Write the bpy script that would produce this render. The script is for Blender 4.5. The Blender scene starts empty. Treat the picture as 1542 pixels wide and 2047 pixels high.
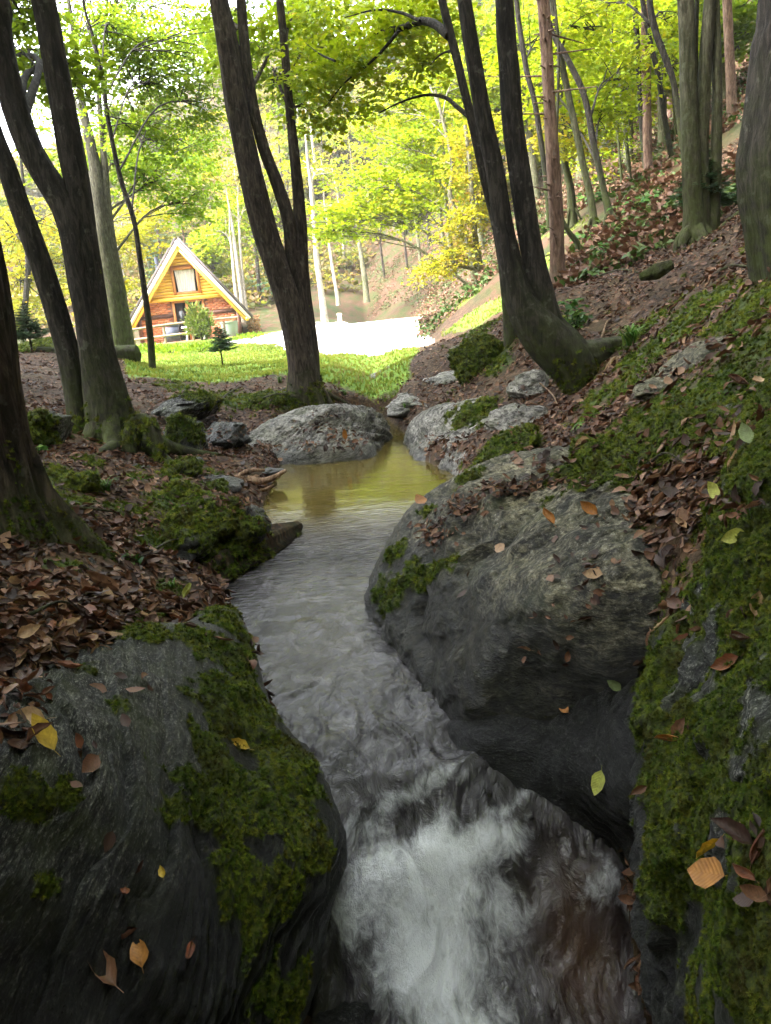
import bpy, bmesh, math, random
import numpy as np
from mathutils import Vector
from mathutils.bvhtree import BVHTree

R = np.random.default_rng(7)
random.seed(7)
SC = bpy.context.scene
COL = SC.collection

# ------------------------------------------------------------------ camera, sky, sun, exposure
EYE = np.array([0., 0., 1.3]); PITCH = math.radians(14.4); ROLL = math.radians(5.5); FPX = 1546.
_f = np.array([0, math.cos(PITCH), -math.sin(PITCH)])
_r0 = np.array([1., 0, 0]); _u0 = np.array([0, math.sin(PITCH), math.cos(PITCH)])
_r = _r0 * math.cos(ROLL) - _u0 * math.sin(ROLL)
_u = _r0 * math.sin(ROLL) + _u0 * math.cos(ROLL)
cam_d = bpy.data.cameras.new('camera'); cam = bpy.data.objects.new('camera', cam_d); COL.objects.link(cam)
cam_d.sensor_fit = 'VERTICAL'; cam_d.sensor_height = 36.0; cam_d.lens = 36.0 * FPX / 2047.0
cam_d.clip_start = 0.05; cam_d.clip_end = 600
from mathutils import Matrix
cam.matrix_world = Matrix(((_r[0], _u[0], -_f[0], EYE[0]), (_r[1], _u[1], -_f[1], EYE[1]), (_r[2], _u[2], -_f[2], EYE[2]), (0, 0, 0, 1)))
SC.camera = cam

SUN_EL, SUN_AZ = 50, 240          # degrees; azimuth clockwise from +Y
W = bpy.data.worlds.new('World'); SC.world = W; W.use_nodes = True
nt = W.node_tree; nt.nodes.clear()
sky = nt.nodes.new('ShaderNodeTexSky'); sky.sky_type = 'NISHITA'; sky.sun_disc = False
sky.sun_elevation = math.radians(SUN_EL); sky.sun_rotation = math.radians(SUN_AZ)
sky.air_density = 1.0; sky.dust_density = 3.0; sky.ozone_density = 1.0
hs = nt.nodes.new('ShaderNodeHueSaturation'); hs.inputs['Saturation'].default_value = 0.25
bg = nt.nodes.new('ShaderNodeBackground'); bg.inputs['Strength'].default_value = 0.15
wo = nt.nodes.new('ShaderNodeOutputWorld')
nt.links.new(sky.outputs[0], hs.inputs['Color']); nt.links.new(hs.outputs[0], bg.inputs[0]); nt.links.new(bg.outputs[0], wo.inputs[0])
sun_d = bpy.data.lights.new('sun', 'SUN'); sun = bpy.data.objects.new('sun', sun_d); COL.objects.link(sun)
sun_d.energy = 1.5; sun_d.angle = math.radians(14); sun_d.color = (1, .95, .86)
_az, _el = math.radians(SUN_AZ), math.radians(SUN_EL)
_sd = Vector((math.sin(_az) * math.cos(_el), math.cos(_az) * math.cos(_el), math.sin(_el)))
sun.rotation_euler = _sd.to_track_quat('Z', 'Y').to_euler()
SC.view_settings.view_transform = 'Standard'; SC.view_settings.look = 'None'
SC.view_settings.exposure = 4.0; SC.view_settings.gamma = 1.0; SC.view_settings.use_curve_mapping = False
SC.render.engine = 'CYCLES'
cy = SC.cycles
cy.max_bounces = 7; cy.diffuse_bounces = 4; cy.glossy_bounces = 3; cy.transmission_bounces = 5; cy.transparent_max_bounces = 8
cy.caustics_reflective = False; cy.caustics_refractive = False; cy.sample_clamp_indirect = 6
cy.use_denoising = True; cy.denoiser = 'OPENIMAGEDENOISE'; cy.denoising_input_passes = 'RGB_ALBEDO_NORMAL'

# ------------------------------------------------------------------ helpers
def ray(u, v): return _f + _r * ((u - 771) / FPX) + _u * ((1023.5 - v) / FPX)
def at_t(u, v, t): return EYE + ray(u, v) * t
def at_z(u, v, z):
    d = ray(u, v); return EYE + d * ((z - EYE[2]) / d[2])
def at_y(u, v, y):
    d = ray(u, v); return EYE + d * (y / d[1])
def depth(p): return (np.asarray(p) - EYE) @ _f
def sm(a, b, x):
    t = np.clip((x - a) / (b - a), 0, 1); return t * t * (3 - 2 * t)

def _h(ix, iy, iz, seed):
    h = (ix.astype(np.int64) * 374761393 + iy.astype(np.int64) * 668265263 + iz.astype(np.int64) * 1274126177 + seed * 974711) & 0xffffffff
    h = ((h ^ (h >> 13)) * 1103515245) & 0xffffffff
    h = ((h ^ (h >> 16)) * 2246822519) & 0xffffffff
    return ((h ^ (h >> 15)) & 0xffff) / 65535.0
def vnoise(p, seed=0):
    p = np.asarray(p, float); i = np.floor(p); f = p - i; f = f * f * f * (f * (f * 6 - 15) + 10); i = i.astype(np.int64)
    o = 0
    for a in (0, 1):
        for b in (0, 1):
            for c in (0, 1):
                w = (f[:, 0] if a else 1 - f[:, 0]) * (f[:, 1] if b else 1 - f[:, 1]) * (f[:, 2] if c else 1 - f[:, 2])
                o = o + w * _h(i[:, 0] + a, i[:, 1] + b, i[:, 2] + c, seed)
    return o * 2 - 1
def fbm(p, oct=4, seed=0, gain=.5):
    o = 0; a = 1; p = np.asarray(p, float)
    for k in range(oct):
        o = o + a * vnoise(p, seed + k * 17); p = p * 2.03 + 5.2; a *= gain
    return o

def mesh_np(name, verts, faces, smooth=True, attrs=None):
    """faces: (M,3) or (M,4) int array, or a list of such arrays"""
    if not isinstance(faces, list): faces = [faces]
    faces = [np.asarray(f, np.int32) for f in faces if len(f)]
    me = bpy.data.meshes.new(name)
    verts = np.asarray(verts, np.float32)
    me.vertices.add(len(verts)); me.vertices.foreach_set('co', verts.ravel())
    tot = np.concatenate([np.full(len(f), f.shape[1], np.int32) for f in faces])
    loops = np.concatenate([f.ravel() for f in faces])
    me.loops.add(len(loops)); me.loops.foreach_set('vertex_index', loops)
    me.polygons.add(len(tot)); me.polygons.foreach_set('loop_start', np.concatenate([[0], np.cumsum(tot)[:-1]]).astype(np.int32))
    me.update(calc_edges=True); me.validate()
    if smooth: me.polygons.foreach_set('use_smooth', np.ones(len(me.polygons), bool))
    for k, a in (attrs or {}).items():
        at = me.attributes.new(k, 'FLOAT', 'POINT'); at.data.foreach_set('value', np.asarray(a, np.float32))
    return me
def link(name, me, mat=None, parent=None, loc=None):
    o = bpy.data.objects.new(name, me); COL.objects.link(o)
    if mat is not None and me is not None and not me.materials: me.materials.append(mat)
    if parent is not None: o.parent = parent
    if loc is not None: o.location = loc
    return o
def tag(o, label=None, cat=None, group=None, kind=None):
    if label: o['label'] = label
    if cat: o['category'] = cat
    if group: o['group'] = group
    if kind: o['kind'] = kind
    return o
def empty(name, loc, label, cat, group=None, rz=0):
    o = bpy.data.objects.new(name, None); COL.objects.link(o); o.location = loc; o.rotation_euler = (0, 0, rz); o.empty_display_size = .2
    return tag(o, label, cat, group)
def local(parent, pts): return np.asarray(pts) - np.array(parent.location)

# --- bmesh-free shape collector
class MB:
    def __init__(s): s.v = []; s.f3 = []; s.f4 = []; s.n = 0
    def add(s, v, f):
        v = np.asarray(v, float); f = np.asarray(f, int) + s.n
        (s.f3 if f.shape[1] == 3 else s.f4).append(f); s.v.append(v); s.n += len(v); return s
    def box(s, c, d, rot=None):
        x, y, z = np.array(d) / 2.
        v = np.array([[-x,-y,-z],[x,-y,-z],[x,y,-z],[-x,y,-z],[-x,-y,z],[x,-y,z],[x,y,z],[-x,y,z]])
        if rot is not None: v = v @ np.asarray(rot).T
        return s.add(v + np.array(c), [[0,3,2,1],[4,5,6,7],[0,1,5,4],[1,2,6,5],[2,3,7,6],[3,0,4,7]])
    def tube(s, path, rad, seg=8, cap=True):
        v, f = tube(path, rad, seg); s.add(v, f)
        if cap:
            n = len(path)
            for k, e in ((0, 0), (n - 1, 1)):
                c = len(v); ring = np.arange(k * seg, k * seg + seg)
                vv = np.vstack([v[ring], [np.mean(v[ring], 0)]])
                i = np.arange(seg); j = (i + 1) % seg
                s.add(vv, np.stack([i, j, np.full(seg, seg)] if e else [j, i, np.full(seg, seg)], 1))
        return s
    def mesh(s, name, smooth=False):
        fs = []
        if s.f3: fs.append(np.vstack(s.f3))
        if s.f4: fs.append(np.vstack(s.f4))
        return mesh_np(name, np.vstack(s.v), fs, smooth)
def tube(path, rad, seg=12, disp=None):
    P = np.asarray(path, float); n = len(P); rad = np.broadcast_to(np.asarray(rad, float), (n,))
    T = np.gradient(P, axis=0); T /= np.linalg.norm(T, axis=1)[:, None] + 1e-9
    a = np.array([1., 0, 0]) if abs(T[0][0]) < .9 else np.array([0, 1., 0])
    U = np.zeros_like(P); Vv = np.zeros_like(P)
    for k in range(n):
        a = a - T[k] * (a @ T[k]); a /= np.linalg.norm(a); U[k] = a; Vv[k] = np.cross(T[k], a)
    th = np.arange(seg) * 2 * math.pi / seg
    rr = np.repeat(rad[:, None], seg, 1)
    if disp is not None: rr = rr * disp(th[None, :], np.arange(n)[:, None], P)
    v = P[:, None, :] + rr[..., None] * (np.cos(th)[None, :, None] * U[:, None, :] + np.sin(th)[None, :, None] * Vv[:, None, :])
    i = np.arange(n - 1)[:, None] * seg; j = np.arange(seg)[None, :]; k = (j + 1) % seg
    f = np.stack([i + j, i + k, i + seg + k, i + seg + j], -1).reshape(-1, 4)
    return v.reshape(-1, 3), f
def crom(P, n):
    """Catmull-Rom resample of control rows"""
    P = np.asarray(P, float); m = len(P)
    if m == 2: return P[0] + (P[1] - P[0]) * np.linspace(0, 1, n)[:, None]
    Q = np.vstack([2 * P[0] - P[1], P, 2 * P[-1] - P[-2]])
    d = np.concatenate([[0], np.cumsum(np.linalg.norm(np.diff(P[:, :3], axis=0), axis=1))]); s = np.interp(np.linspace(0, d[-1], n), d, np.arange(m))
    k = np.minimum(s.astype(int), m - 2); t = (s - k)[:, None]
    a, b, c, e = Q[k], Q[k + 1], Q[k + 2], Q[k + 3]
    return .5 * (2 * b + (c - a) * t + (2 * a - 5 * b + 4 * c - e) * t * t + (3 * b - a - 3 * c + e) * t ** 3)

# --- materials
class NT:
    def __init__(s, name):
        s.m = bpy.data.materials.new(name); s.m.use_nodes = True; s.t = s.m.node_tree; s.t.nodes.clear()
        s.out = s.t.nodes.new('ShaderNodeOutputMaterial')
    def n(s, typ, ins=None, **props):
        nd = s.t.nodes.new('ShaderNode' + typ)
        for k, v in props.items(): setattr(nd, k, v)
        for k, v in (ins or {}).items():
            sock = nd.inputs[k]
            if isinstance(v, bpy.types.NodeSocket): s.t.links.new(v, sock)
            elif isinstance(v, (tuple, list)) and len(v) == 3 and sock.type == 'RGBA': sock.default_value = (*v, 1)
            else: sock.default_value = v
        return nd
    def math(s, op, a, b=0.0, clamp=False): return s.n('Math', {0: a, 1: b}, operation=op, use_clamp=clamp).outputs[0]
    def mix(s, fac, a, b, mode='MIX'):
        return s.n('Mix', {'Factor': fac, 6: a, 7: b}, data_type='RGBA', blend_type=mode).outputs[2]
    def ramp(s, fac, stops, interp='LINEAR'):
        nd = s.n('ValToRGB', {0: fac}); cr = nd.color_ramp; cr.interpolation = interp
        while len(cr.elements) < len(stops): cr.elements.new(.5)
        for e, (p, c) in zip(cr.elements, stops):
            e.position = p; e.color = (*c, 1) if len(c) == 3 else c
        return nd.outputs[0]
    def attr(s, name): return s.n('Attribute', attribute_name=name).outputs['Fac']
    def pos(s, scale=(1, 1, 1), rot=(0, 0, 0), obj=False):
        if obj: p = s.n('TexCoord').outputs['Object']
        else: p = s.n('NewGeometry').outputs['Position']
        p = s.n('Mapping', {'Vector': p, 'Rotation': rot, 'Scale': scale}).outputs[0]
        return p
    def noise(s, vec, scale, detail=5, rough=.55, dist=0):
        return s.n('TexNoise', {'Vector': vec, 'Scale': scale, 'Detail': detail, 'Roughness': rough, 'Distortion': dist}).outputs['Fac']
    def bump(s, h, strength=.5, dist=.02, normal=None):
        d = {'Height': h, 'Strength': strength, 'Distance': dist}
        if normal is not None: d['Normal'] = normal
        return s.n('Bump', d).outputs[0]
    def pbr(s, col, rough=.8, normal=None, spec=.5, **k):
        d = {'Base Color': col, 'Roughness': rough, 'Specular IOR Level': spec}
        d.update(k)
        if normal is not None: d['Normal'] = normal
        return s.n('BsdfPrincipled', d).outputs[0]
    def done(s, shader):
        s.t.links.new(shader, s.out.inputs[0]); return s.m

FOL_A = np.array([-.20, -.35, .91]); FOL_A /= np.linalg.norm(FOL_A)      # normals of the schist foliation
FOL_B = np.array([-.58, -.22, .78]); FOL_B /= np.linalg.norm(FOL_B)
def mat_rock(name, tones, wet_z=.05, wet_h=.12, moss=True, sc=1.0, wetness=1.0, fol=FOL_A, flecks=.25, algae=.3, con=1.0):
    m = NT(name)
    p = m.pos((1, 1, 1))
    dt = m.n('VectorMath', {0: p, 1: tuple(fol)}, operation='DOT_PRODUCT').outputs['Value']
    def stretch(k):
        e = m.n('VectorMath', {0: tuple(fol * (k - 1))}, operation='SCALE'); m.t.links.new(dt, e.inputs['Scale'])
        return m.n('VectorMath', {0: p, 1: e.outputs[0]}, operation='ADD').outputs[0]
    pb, pc = stretch(5.0), stretch(3.0)
    n1 = m.noise(pb, 3.4 * sc, 9, .66, .35); n2 = m.noise(p, 2.4 * sc, 6, .6); n3 = m.noise(pb, 11 * sc, 8, .75, .15); n4 = m.noise(p, 85 * sc, 5, .75); n5 = m.noise(pc, 34 * sc, 7, .75)
    f = m.math('ADD', m.math('MULTIPLY', n1, .55), m.math('ADD', m.math('MULTIPLY', n2, .25), m.math('MULTIPLY', n5, .2)))
    col = m.ramp(f, [(.34, tones[0]), (.45, tones[1]), (.54, tones[2]), (.64, tones[3])])
    col = m.mix(m.math('MULTIPLY', m.ramp(n3, [(.40, (1, 1, 1)), (.49, (0, 0, 0))]), .85), col, m.mix(.85, col, (0.008, .008, .007)))
    col = m.mix(m.math('MULTIPLY', m.ramp(n5, [(.40, (1, 1, 1)), (.47, (0, 0, 0))]), .75), col, m.mix(.8, col, (0.01, .01, .009)))
    col = m.mix(m.math('MULTIPLY', m.ramp(m.math('ADD', m.math('MULTIPLY', n4, .6), m.math('MULTIPLY', n5, .4)), [(.53, (0, 0, 0)), (.60, (1, 1, 1))]), flecks), col, (.46, .45, .40))
    k3 = m.n('MapRange', {0: n3, 1: .41, 2: .59, 3: 1 - .70 * con, 4: 1 + .75 * con}, clamp=True).outputs[0]; k5 = m.n('MapRange', {0: n5, 1: .42, 2: .58, 3: 1 - .60 * con, 4: 1 + .65 * con}, clamp=True).outputs[0]
    kk = m.n('VectorMath', {0: col}, operation='SCALE'); m.t.links.new(m.math('MULTIPLY', k3, k5), kk.inputs['Scale']); col = kk.outputs[0]
    al = m.ramp(m.noise(p, 5.5 * sc, 5, .6), [(.48, (0, 0, 0)), (.66, (1, 1, 1))])
    col = m.mix(m.math('MULTIPLY', al, algae), col, (.07, .09, .022))
    z = m.n('SeparateXYZ', {0: m.n('NewGeometry').outputs['Position']}).outputs[2]
    wz = m.math('SUBTRACT', z, m.math('MULTIPLY', m.math('SUBTRACT', n2, .5), .45))
    wet = m.n('MapRange', {0: wz, 1: wet_z + wet_h, 2: wet_z, 3: 0.0, 4: wetness}, clamp=True).outputs[0]
    col = m.mix(m.math('MULTIPLY', wet, .82), col, (.006, .006, .007))  # wet stone, blackened further to paint in shade on the undersides
    rough = m.math('SUBTRACT', .8, m.math('MULTIPLY', wet, m.math('MULTIPLY', n4, .85)))
    h = m.math('ADD', m.math('ADD', m.math('MULTIPLY', n3, 1.1), m.math('ADD', m.math('MULTIPLY', k3, .10), m.math('MULTIPLY', k5, .07))), m.math('ADD', m.math('MULTIPLY', n1, .9), m.math('ADD', m.math('MULTIPLY', n5, .55), m.math('MULTIPLY', n4, .18))))
    if moss:
        mk = m.n('MapRange', {0: m.math('ADD', m.attr('moss'), m.math('MULTIPLY', m.math('SUBTRACT', m.noise(p, 26, 4), .5), .3)), 1: .33, 2: .46, 3: 0.0, 4: 1.0}, clamp=True).outputs[0]
        col = m.mix(mk, col, m.ramp(m.noise(p, 40, 5, .7), [(.38, (.012, .016, .003)), (.5, (.045, .062, .006)), (.62, (.10, .12, .010))]))
        rough = m.math('ADD', rough, m.math('MULTIPLY', mk, .5), True)
    nrm = m.bump(h, 1.0, .030 / sc)
    return m.done(m.pbr(col, rough, nrm, .32))
GREY = [(.024, .023, .019), (.066, .061, .045), (.14, .125, .085), (.27, .24, .16)]
DARKR = [(.009, .010, .010), (.024, .026, .025), (.06, .063, .056), (.15, .148, .128)]
PALE = [(.07, .067, .06), (.15, .143, .13), (.25, .238, .22), (.38, .365, .34)]
M = {}
M['rock'] = mat_rock('schist_rock', GREY, .24, .24, flecks=.3, con=.62)
M['rock_dark'] = mat_rock('dark_schist', DARKR, .28, .28, True, 1.0, 1.0, FOL_B, .34, .35)
M['rock_bank'] = mat_rock('bank_schist', DARKR, .3, .5, True, 1.0, .8, FOL_B, .1, .3)
M['rock_pale'] = mat_rock('pale_schist', PALE, .02, .1, True, .7, .7, flecks=.12, con=.38)
M['rock_near'] = mat_rock('near_schist', DARKR, .26, .26, True, 1.9, 1.0, FOL_B, .36, .35, con=.8)
M['rock_near_bank'] = mat_rock('near_bank_schist', DARKR, .2, .4, True, 2.0, .9, FOL_B, .3, .4)
M['rock_wet'] = mat_rock('wet_schist', [(.005, .005, .005), (.012, .012, .012), (.03, .03, .03), (.075, .075, .072)], 1.6, .2, False, 2.4, .9, FOL_A, .25, 0.0)

def mat_ground():
    m = NT('forest_floor')
    p = m.pos()
    n1 = m.noise(p, 1.3, 6, .6); n2 = m.noise(p, 9, 5, .65); n3 = m.noise(p, 42, 4, .7)
    vo = m.n('TexVoronoi', {'Vector': p, 'Scale': 34.0, 'Randomness': 1.0}, feature='F1')
    vr = m.n('SeparateColor', {0: vo.outputs['Color']}).outputs[0]
    lit = m.ramp(vr, [(0, (.020, .011, .008)), (.35, (.052, .027, .017)), (.65, (.09, .048, .029)), (.9, (.15, .088, .056))])
    lit = m.mix(m.math('MULTIPLY', m.ramp(n2, [(.35, (1, 1, 1)), (.6, (0, 0, 0))]), .7), lit, (.035, .022, .014))
    lit = m.mix(m.ramp(m.noise(p, 3.3, 5, .65), [(.42, (.75, .75, .75)), (.56, (0, 0, 0))]), lit, m.mix(.6, lit, (.012, .010, .005)))
    lit = m.mix(m.ramp(n1, [(.45, (0, 0, 0)), (.75, (.55, .55, .55))]), lit, (.075, .055, .02))
    gr = m.ramp(m.math('ADD', m.math('MULTIPLY', n2, .5), m.math('MULTIPLY', n3, .5)), [(.3, (.045, .085, .01)), (.5, (.12, .21, .025)), (.7, (.22, .30, .05))])
    wild = m.ramp(m.math('ADD', m.math('MULTIPLY', n1, .6), m.math('MULTIPLY', n2, .4)), [(.40, (.020, .036, .006)), (.47, (.045, .046, .013)), (.53, (.062, .034, .018)), (.62, (.088, .046, .029))])
    ms = m.ramp(m.math('ADD', m.math('MULTIPLY', n2, .5), m.math('MULTIPLY', n3, .5)), [(.35, (.012, .02, .004)), (.65, (.05, .075, .01))])
    def mask(name, amp=.5):
        k = m.math('ADD', m.attr(name), m.math('MULTIPLY', m.math('SUBTRACT', m.math('ADD', m.math('MULTIPLY', n2, .7), m.math('MULTIPLY', n1, .3)), .5), amp * 2))
        return m.n('MapRange', {0: k, 1: .38, 2: .62, 3: 0.0, 4: 1.0}, clamp=True).outputs[0]
    col = m.mix(mask('wild', .35), lit, wild)
    col = m.mix(mask('grass', .35), col, gr)
    col = m.mix(mask('moss', .4), col, ms)
    bed = m.attr('bed')
    bedc = m.ramp(n2, [(.35, (.03, .022, .014)), (.65, (.11, .08, .045))])
    col = m.mix(bed, col, bedc)
    h = m.math('ADD', m.math('MULTIPLY', n2, .6), m.math('ADD', m.math('MULTIPLY', vr, .6), m.math('MULTIPLY', n3, .4)))
    return m.done(m.pbr(col, .9, m.bump(h, .8, .03), .25))
M['ground'] = mat_ground()

def mat_bark(name, c0, c1, c2, vs=1.0, moss_top=1.0, moss_amt=.5, bump=.9):
    m = NT(name)
    p = m.pos((1, 1, .22)); q = m.pos()
    n1 = m.noise(p, 34 * vs, 7, .68, .5); n2 = m.noise(q, 3.1, 5, .6); n3 = m.noise(q, 13, 4, .6)
    f = m.math('ADD', m.math('MULTIPLY', n1, .8), m.math('MULTIPLY', n2, .2))
    col = m.ramp(f, [(.38, c0), (.49, c1), (.61, c2)])
    spots = m.ramp(n3, [(.6, (0, 0, 0)), (.7, (1, 1, 1))])
    col = m.mix(m.math('MULTIPLY', spots, .28), col, (.2, .2, .17))
    oz = m.n('SeparateXYZ', {0: m.n('TexCoord').outputs['Object']}).outputs[2]
    k = m.n('MapRange', {0: m.math('ADD', oz, m.math('MULTIPLY', m.math('SUBTRACT', n2, .5), 1.6)), 1: moss_top, 2: moss_top * .1, 3: 0.0, 4: 1.0}, clamp=True).outputs[0]
    k = m.math('MULTIPLY', k, m.ramp(n3, [(.38, (.2, .2, .2)), (.55, (1, 1, 1))]))
    col = m.mix(m.math('MULTIPLY', k, moss_amt), col, (.045, .06, .012))
    return m.done(m.pbr(col, .9, m.bump(m.math('ADD', n1, m.math('MULTIPLY', n3, .3)), bump, .02), .2))
M['bark'] = mat_bark('dark_bark', (.007, .006, .005), (.018, .0155, .0135), (.046, .040, .034), 1, 1.1, .7)
M['bark_rough'] = mat_bark('furrowed_bark', (.006, .005, .004), (.026, .020, .016), (.085, .064, .05), .7, .6, .7, 1.3)
M['bark_brown'] = mat_bark('brown_bark', (.012, .009, .007), (.035, .027, .022), (.085, .066, .052), 1, .5, .5, 1.2)
M['bark_spruce'] = mat_bark('spruce_bark', (.055, .032, .024), (.13, .08, .06), (.21, .14, .105), .9, .2, .3)
M['bark_grey'] = mat_bark('grey_green_bark', (.05, .048, .03), (.12, .11, .075), (.21, .2, .145), 1, 2.5, .55)
M['bark_mossy'] = mat_bark('mossy_grey_bark', (.013, .013, .008), (.036, .034, .022), (.08, .075, .052), 1, 2.5, .6)
M['bark_pale'] = mat_bark('pale_bark', (.14, .125, .1), (.26, .235, .19), (.4, .37, .31), 1, .4, .3)

def mat_leaf(name, stops, trans=.5, rough=.55, attr=True, spec=.3, vein=False):
    m = NT(name)
    if attr: r = m.attr('rnd')
    else: r = m.n('ObjectInfo').outputs['Random']
    col = m.ramp(r, stops)
    if vein:
        uv = m.pos((1, 1, 1), obj=True)
        n = m.noise(uv, 3.5, 4, .6); col = m.mix(m.math('MULTIPLY', m.ramp(n, [(.42, (1, 1, 1)), (.62, (0, 0, 0))]), .55), col, m.mix(.7, col, (.02, .008, .004)))
        sx = m.n('SeparateXYZ', {0: uv})
        rib = m.math('SINE', m.math('MULTIPLY', m.math('SUBTRACT', sx.outputs[1], m.math('MULTIPLY', m.math('ABSOLUTE', sx.outputs[0]), .9)), 55.0))
        mid = m.math('LESS_THAN', m.math('ABSOLUTE', sx.outputs[0]), .014)
        col = m.mix(m.math('MULTIPLY', m.math('MAXIMUM', m.math('GREATER_THAN', rib, .86), mid), .16), col, m.mix(.6, col, (.01, .004, .002)))
        nrm = m.bump(m.math('ADD', rib, m.math('MULTIPLY', n, 3.0)), .14, .01)
        d = m.pbr(col, rough, nrm, spec)
    else:
        d = m.pbr(col, rough, None, spec)
    if trans <= 0: return m.done(d)
    t = m.n('BsdfTranslucent', {'Color': m.mix(.28, col, (.55, .60, .015), 'MIX') if trans > .4 else col}).outputs[0]
    return m.done(m.n('MixShader', {0: trans, 1: d, 2: t}).outputs[0])
M['leaf_green'] = mat_leaf('green_leaf', [(0, (.045, .11, .010)), (.5, (.10, .21, .014)), (.85, (.17, .27, .02)), (1, (.28, .26, .03))])
M['leaf_lime'] = mat_leaf('lime_leaf', [(0, (.10, .19, .006)), (.45, (.20, .29, .008)), (.8, (.33, .35, .012)), (1, (.40, .29, .012))])
M['leaf_yellow'] = mat_leaf('yellow_leaf', [(0, (.16, .19, .012)), (.5, (.27, .23, .016)), (.85, (.30, .18, .016)), (1, (.24, .11, .016))])
M['leaf_dull'] = mat_leaf('autumn_leaf', [(0, (.06, .085, .018)), (.4, (.12, .10, .032)), (.75, (.18, .098, .045)), (1, (.15, .075, .042))])
M['slope_litter'] = mat_leaf('russet_litter', [(0, (.03, .07, .010)), (.3, (.07, .11, .018)), (.5, (.075, .036, .020)), (.8, (.13, .062, .036)), (1, (.20, .115, .07))], .15)
M['needle'] = mat_leaf('spruce_needle', [(0, (.018, .05, .018)), (.5, (.04, .09, .035)), (1, (.09, .15, .06))], .2)
M['needle_pale'] = mat_leaf('thuja_foliage', [(0, (.06, .09, .012)), (.5, (.12, .16, .02)), (1, (.2, .22, .04))], .25)
M['fern'] = mat_leaf('fern_leaf', [(0, (.02, .07, .01)), (.6, (.05, .13, .02)), (1, (.12, .2, .03))], .3)
BROWNS = [(0, (.018, .009, .006)), (.3, (.05, .021, .012)), (.55, (.10, .041, .020)), (.8, (.17, .076, .036)), (1, (.28, .16, .095))]
M['litter'] = mat_leaf('brown_leaf', BROWNS, .12, .6, False, .35, True)
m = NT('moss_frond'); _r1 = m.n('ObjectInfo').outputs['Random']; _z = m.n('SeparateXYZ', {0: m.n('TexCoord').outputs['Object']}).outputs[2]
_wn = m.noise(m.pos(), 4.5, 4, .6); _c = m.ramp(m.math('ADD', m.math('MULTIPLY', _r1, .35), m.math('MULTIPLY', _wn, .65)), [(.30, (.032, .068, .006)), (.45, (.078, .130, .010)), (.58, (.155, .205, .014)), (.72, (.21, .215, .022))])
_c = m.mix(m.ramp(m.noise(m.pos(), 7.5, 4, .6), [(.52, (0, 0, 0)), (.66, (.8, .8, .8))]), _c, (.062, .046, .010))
_c = m.mix(m.n('MapRange', {0: _z, 1: .05, 2: .55, 3: .8, 4: 0.0}, clamp=True).outputs[0], _c, (.022, .022, .006))       # painted occlusion darkens the tuft base, over brownish old growth
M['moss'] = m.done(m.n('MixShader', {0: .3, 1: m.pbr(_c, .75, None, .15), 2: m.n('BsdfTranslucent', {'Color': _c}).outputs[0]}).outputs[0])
def solid(name, c, rough=.6, spec=.4, var=0, vs=8, bump=0, **k):
    m = NT(name); col = c
    nrm = None
    if var:
        n = m.noise(m.pos(), vs, 5, .6)
        col = m.mix(m.math('MULTIPLY', m.ramp(n, [(.35, (1, 1, 1)), (.65, (0, 0, 0))]), var), c, tuple(x * .35 for x in c))
        if bump: nrm = m.bump(n, bump, .02)
    return m.done(m.pbr(col, rough, nrm, spec, **k))
def solid_rnd(name, c, var=.3, rough=.7):
    m = NT(name); r = m.n('ObjectInfo').outputs['Random']
    col = m.ramp(r, [(0, tuple(x * (1 - var) for x in c)), (1, tuple(min(1, x * (1 + var)) for x in c))])
    n = m.noise(m.pos((1, 1, 4)), 9, 4); col = m.mix(m.math('MULTIPLY', m.ramp(n, [(.4, (1, 1, 1)), (.7, (0, 0, 0))]), .3), col, tuple(x * .55 for x in c))
    return m.done(m.pbr(col, rough))
#%%STAGE terrain
# ------------------------------------------------------------------ ground height: control points (x, y, z)
CP = []
def cz(u, v, z): CP.append(at_z(u, v, z))
def ct(u, v, t): CP.append(at_t(u, v, t))
def cw(x, y, z): CP.append(np.array([x, y, z], float))
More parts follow.
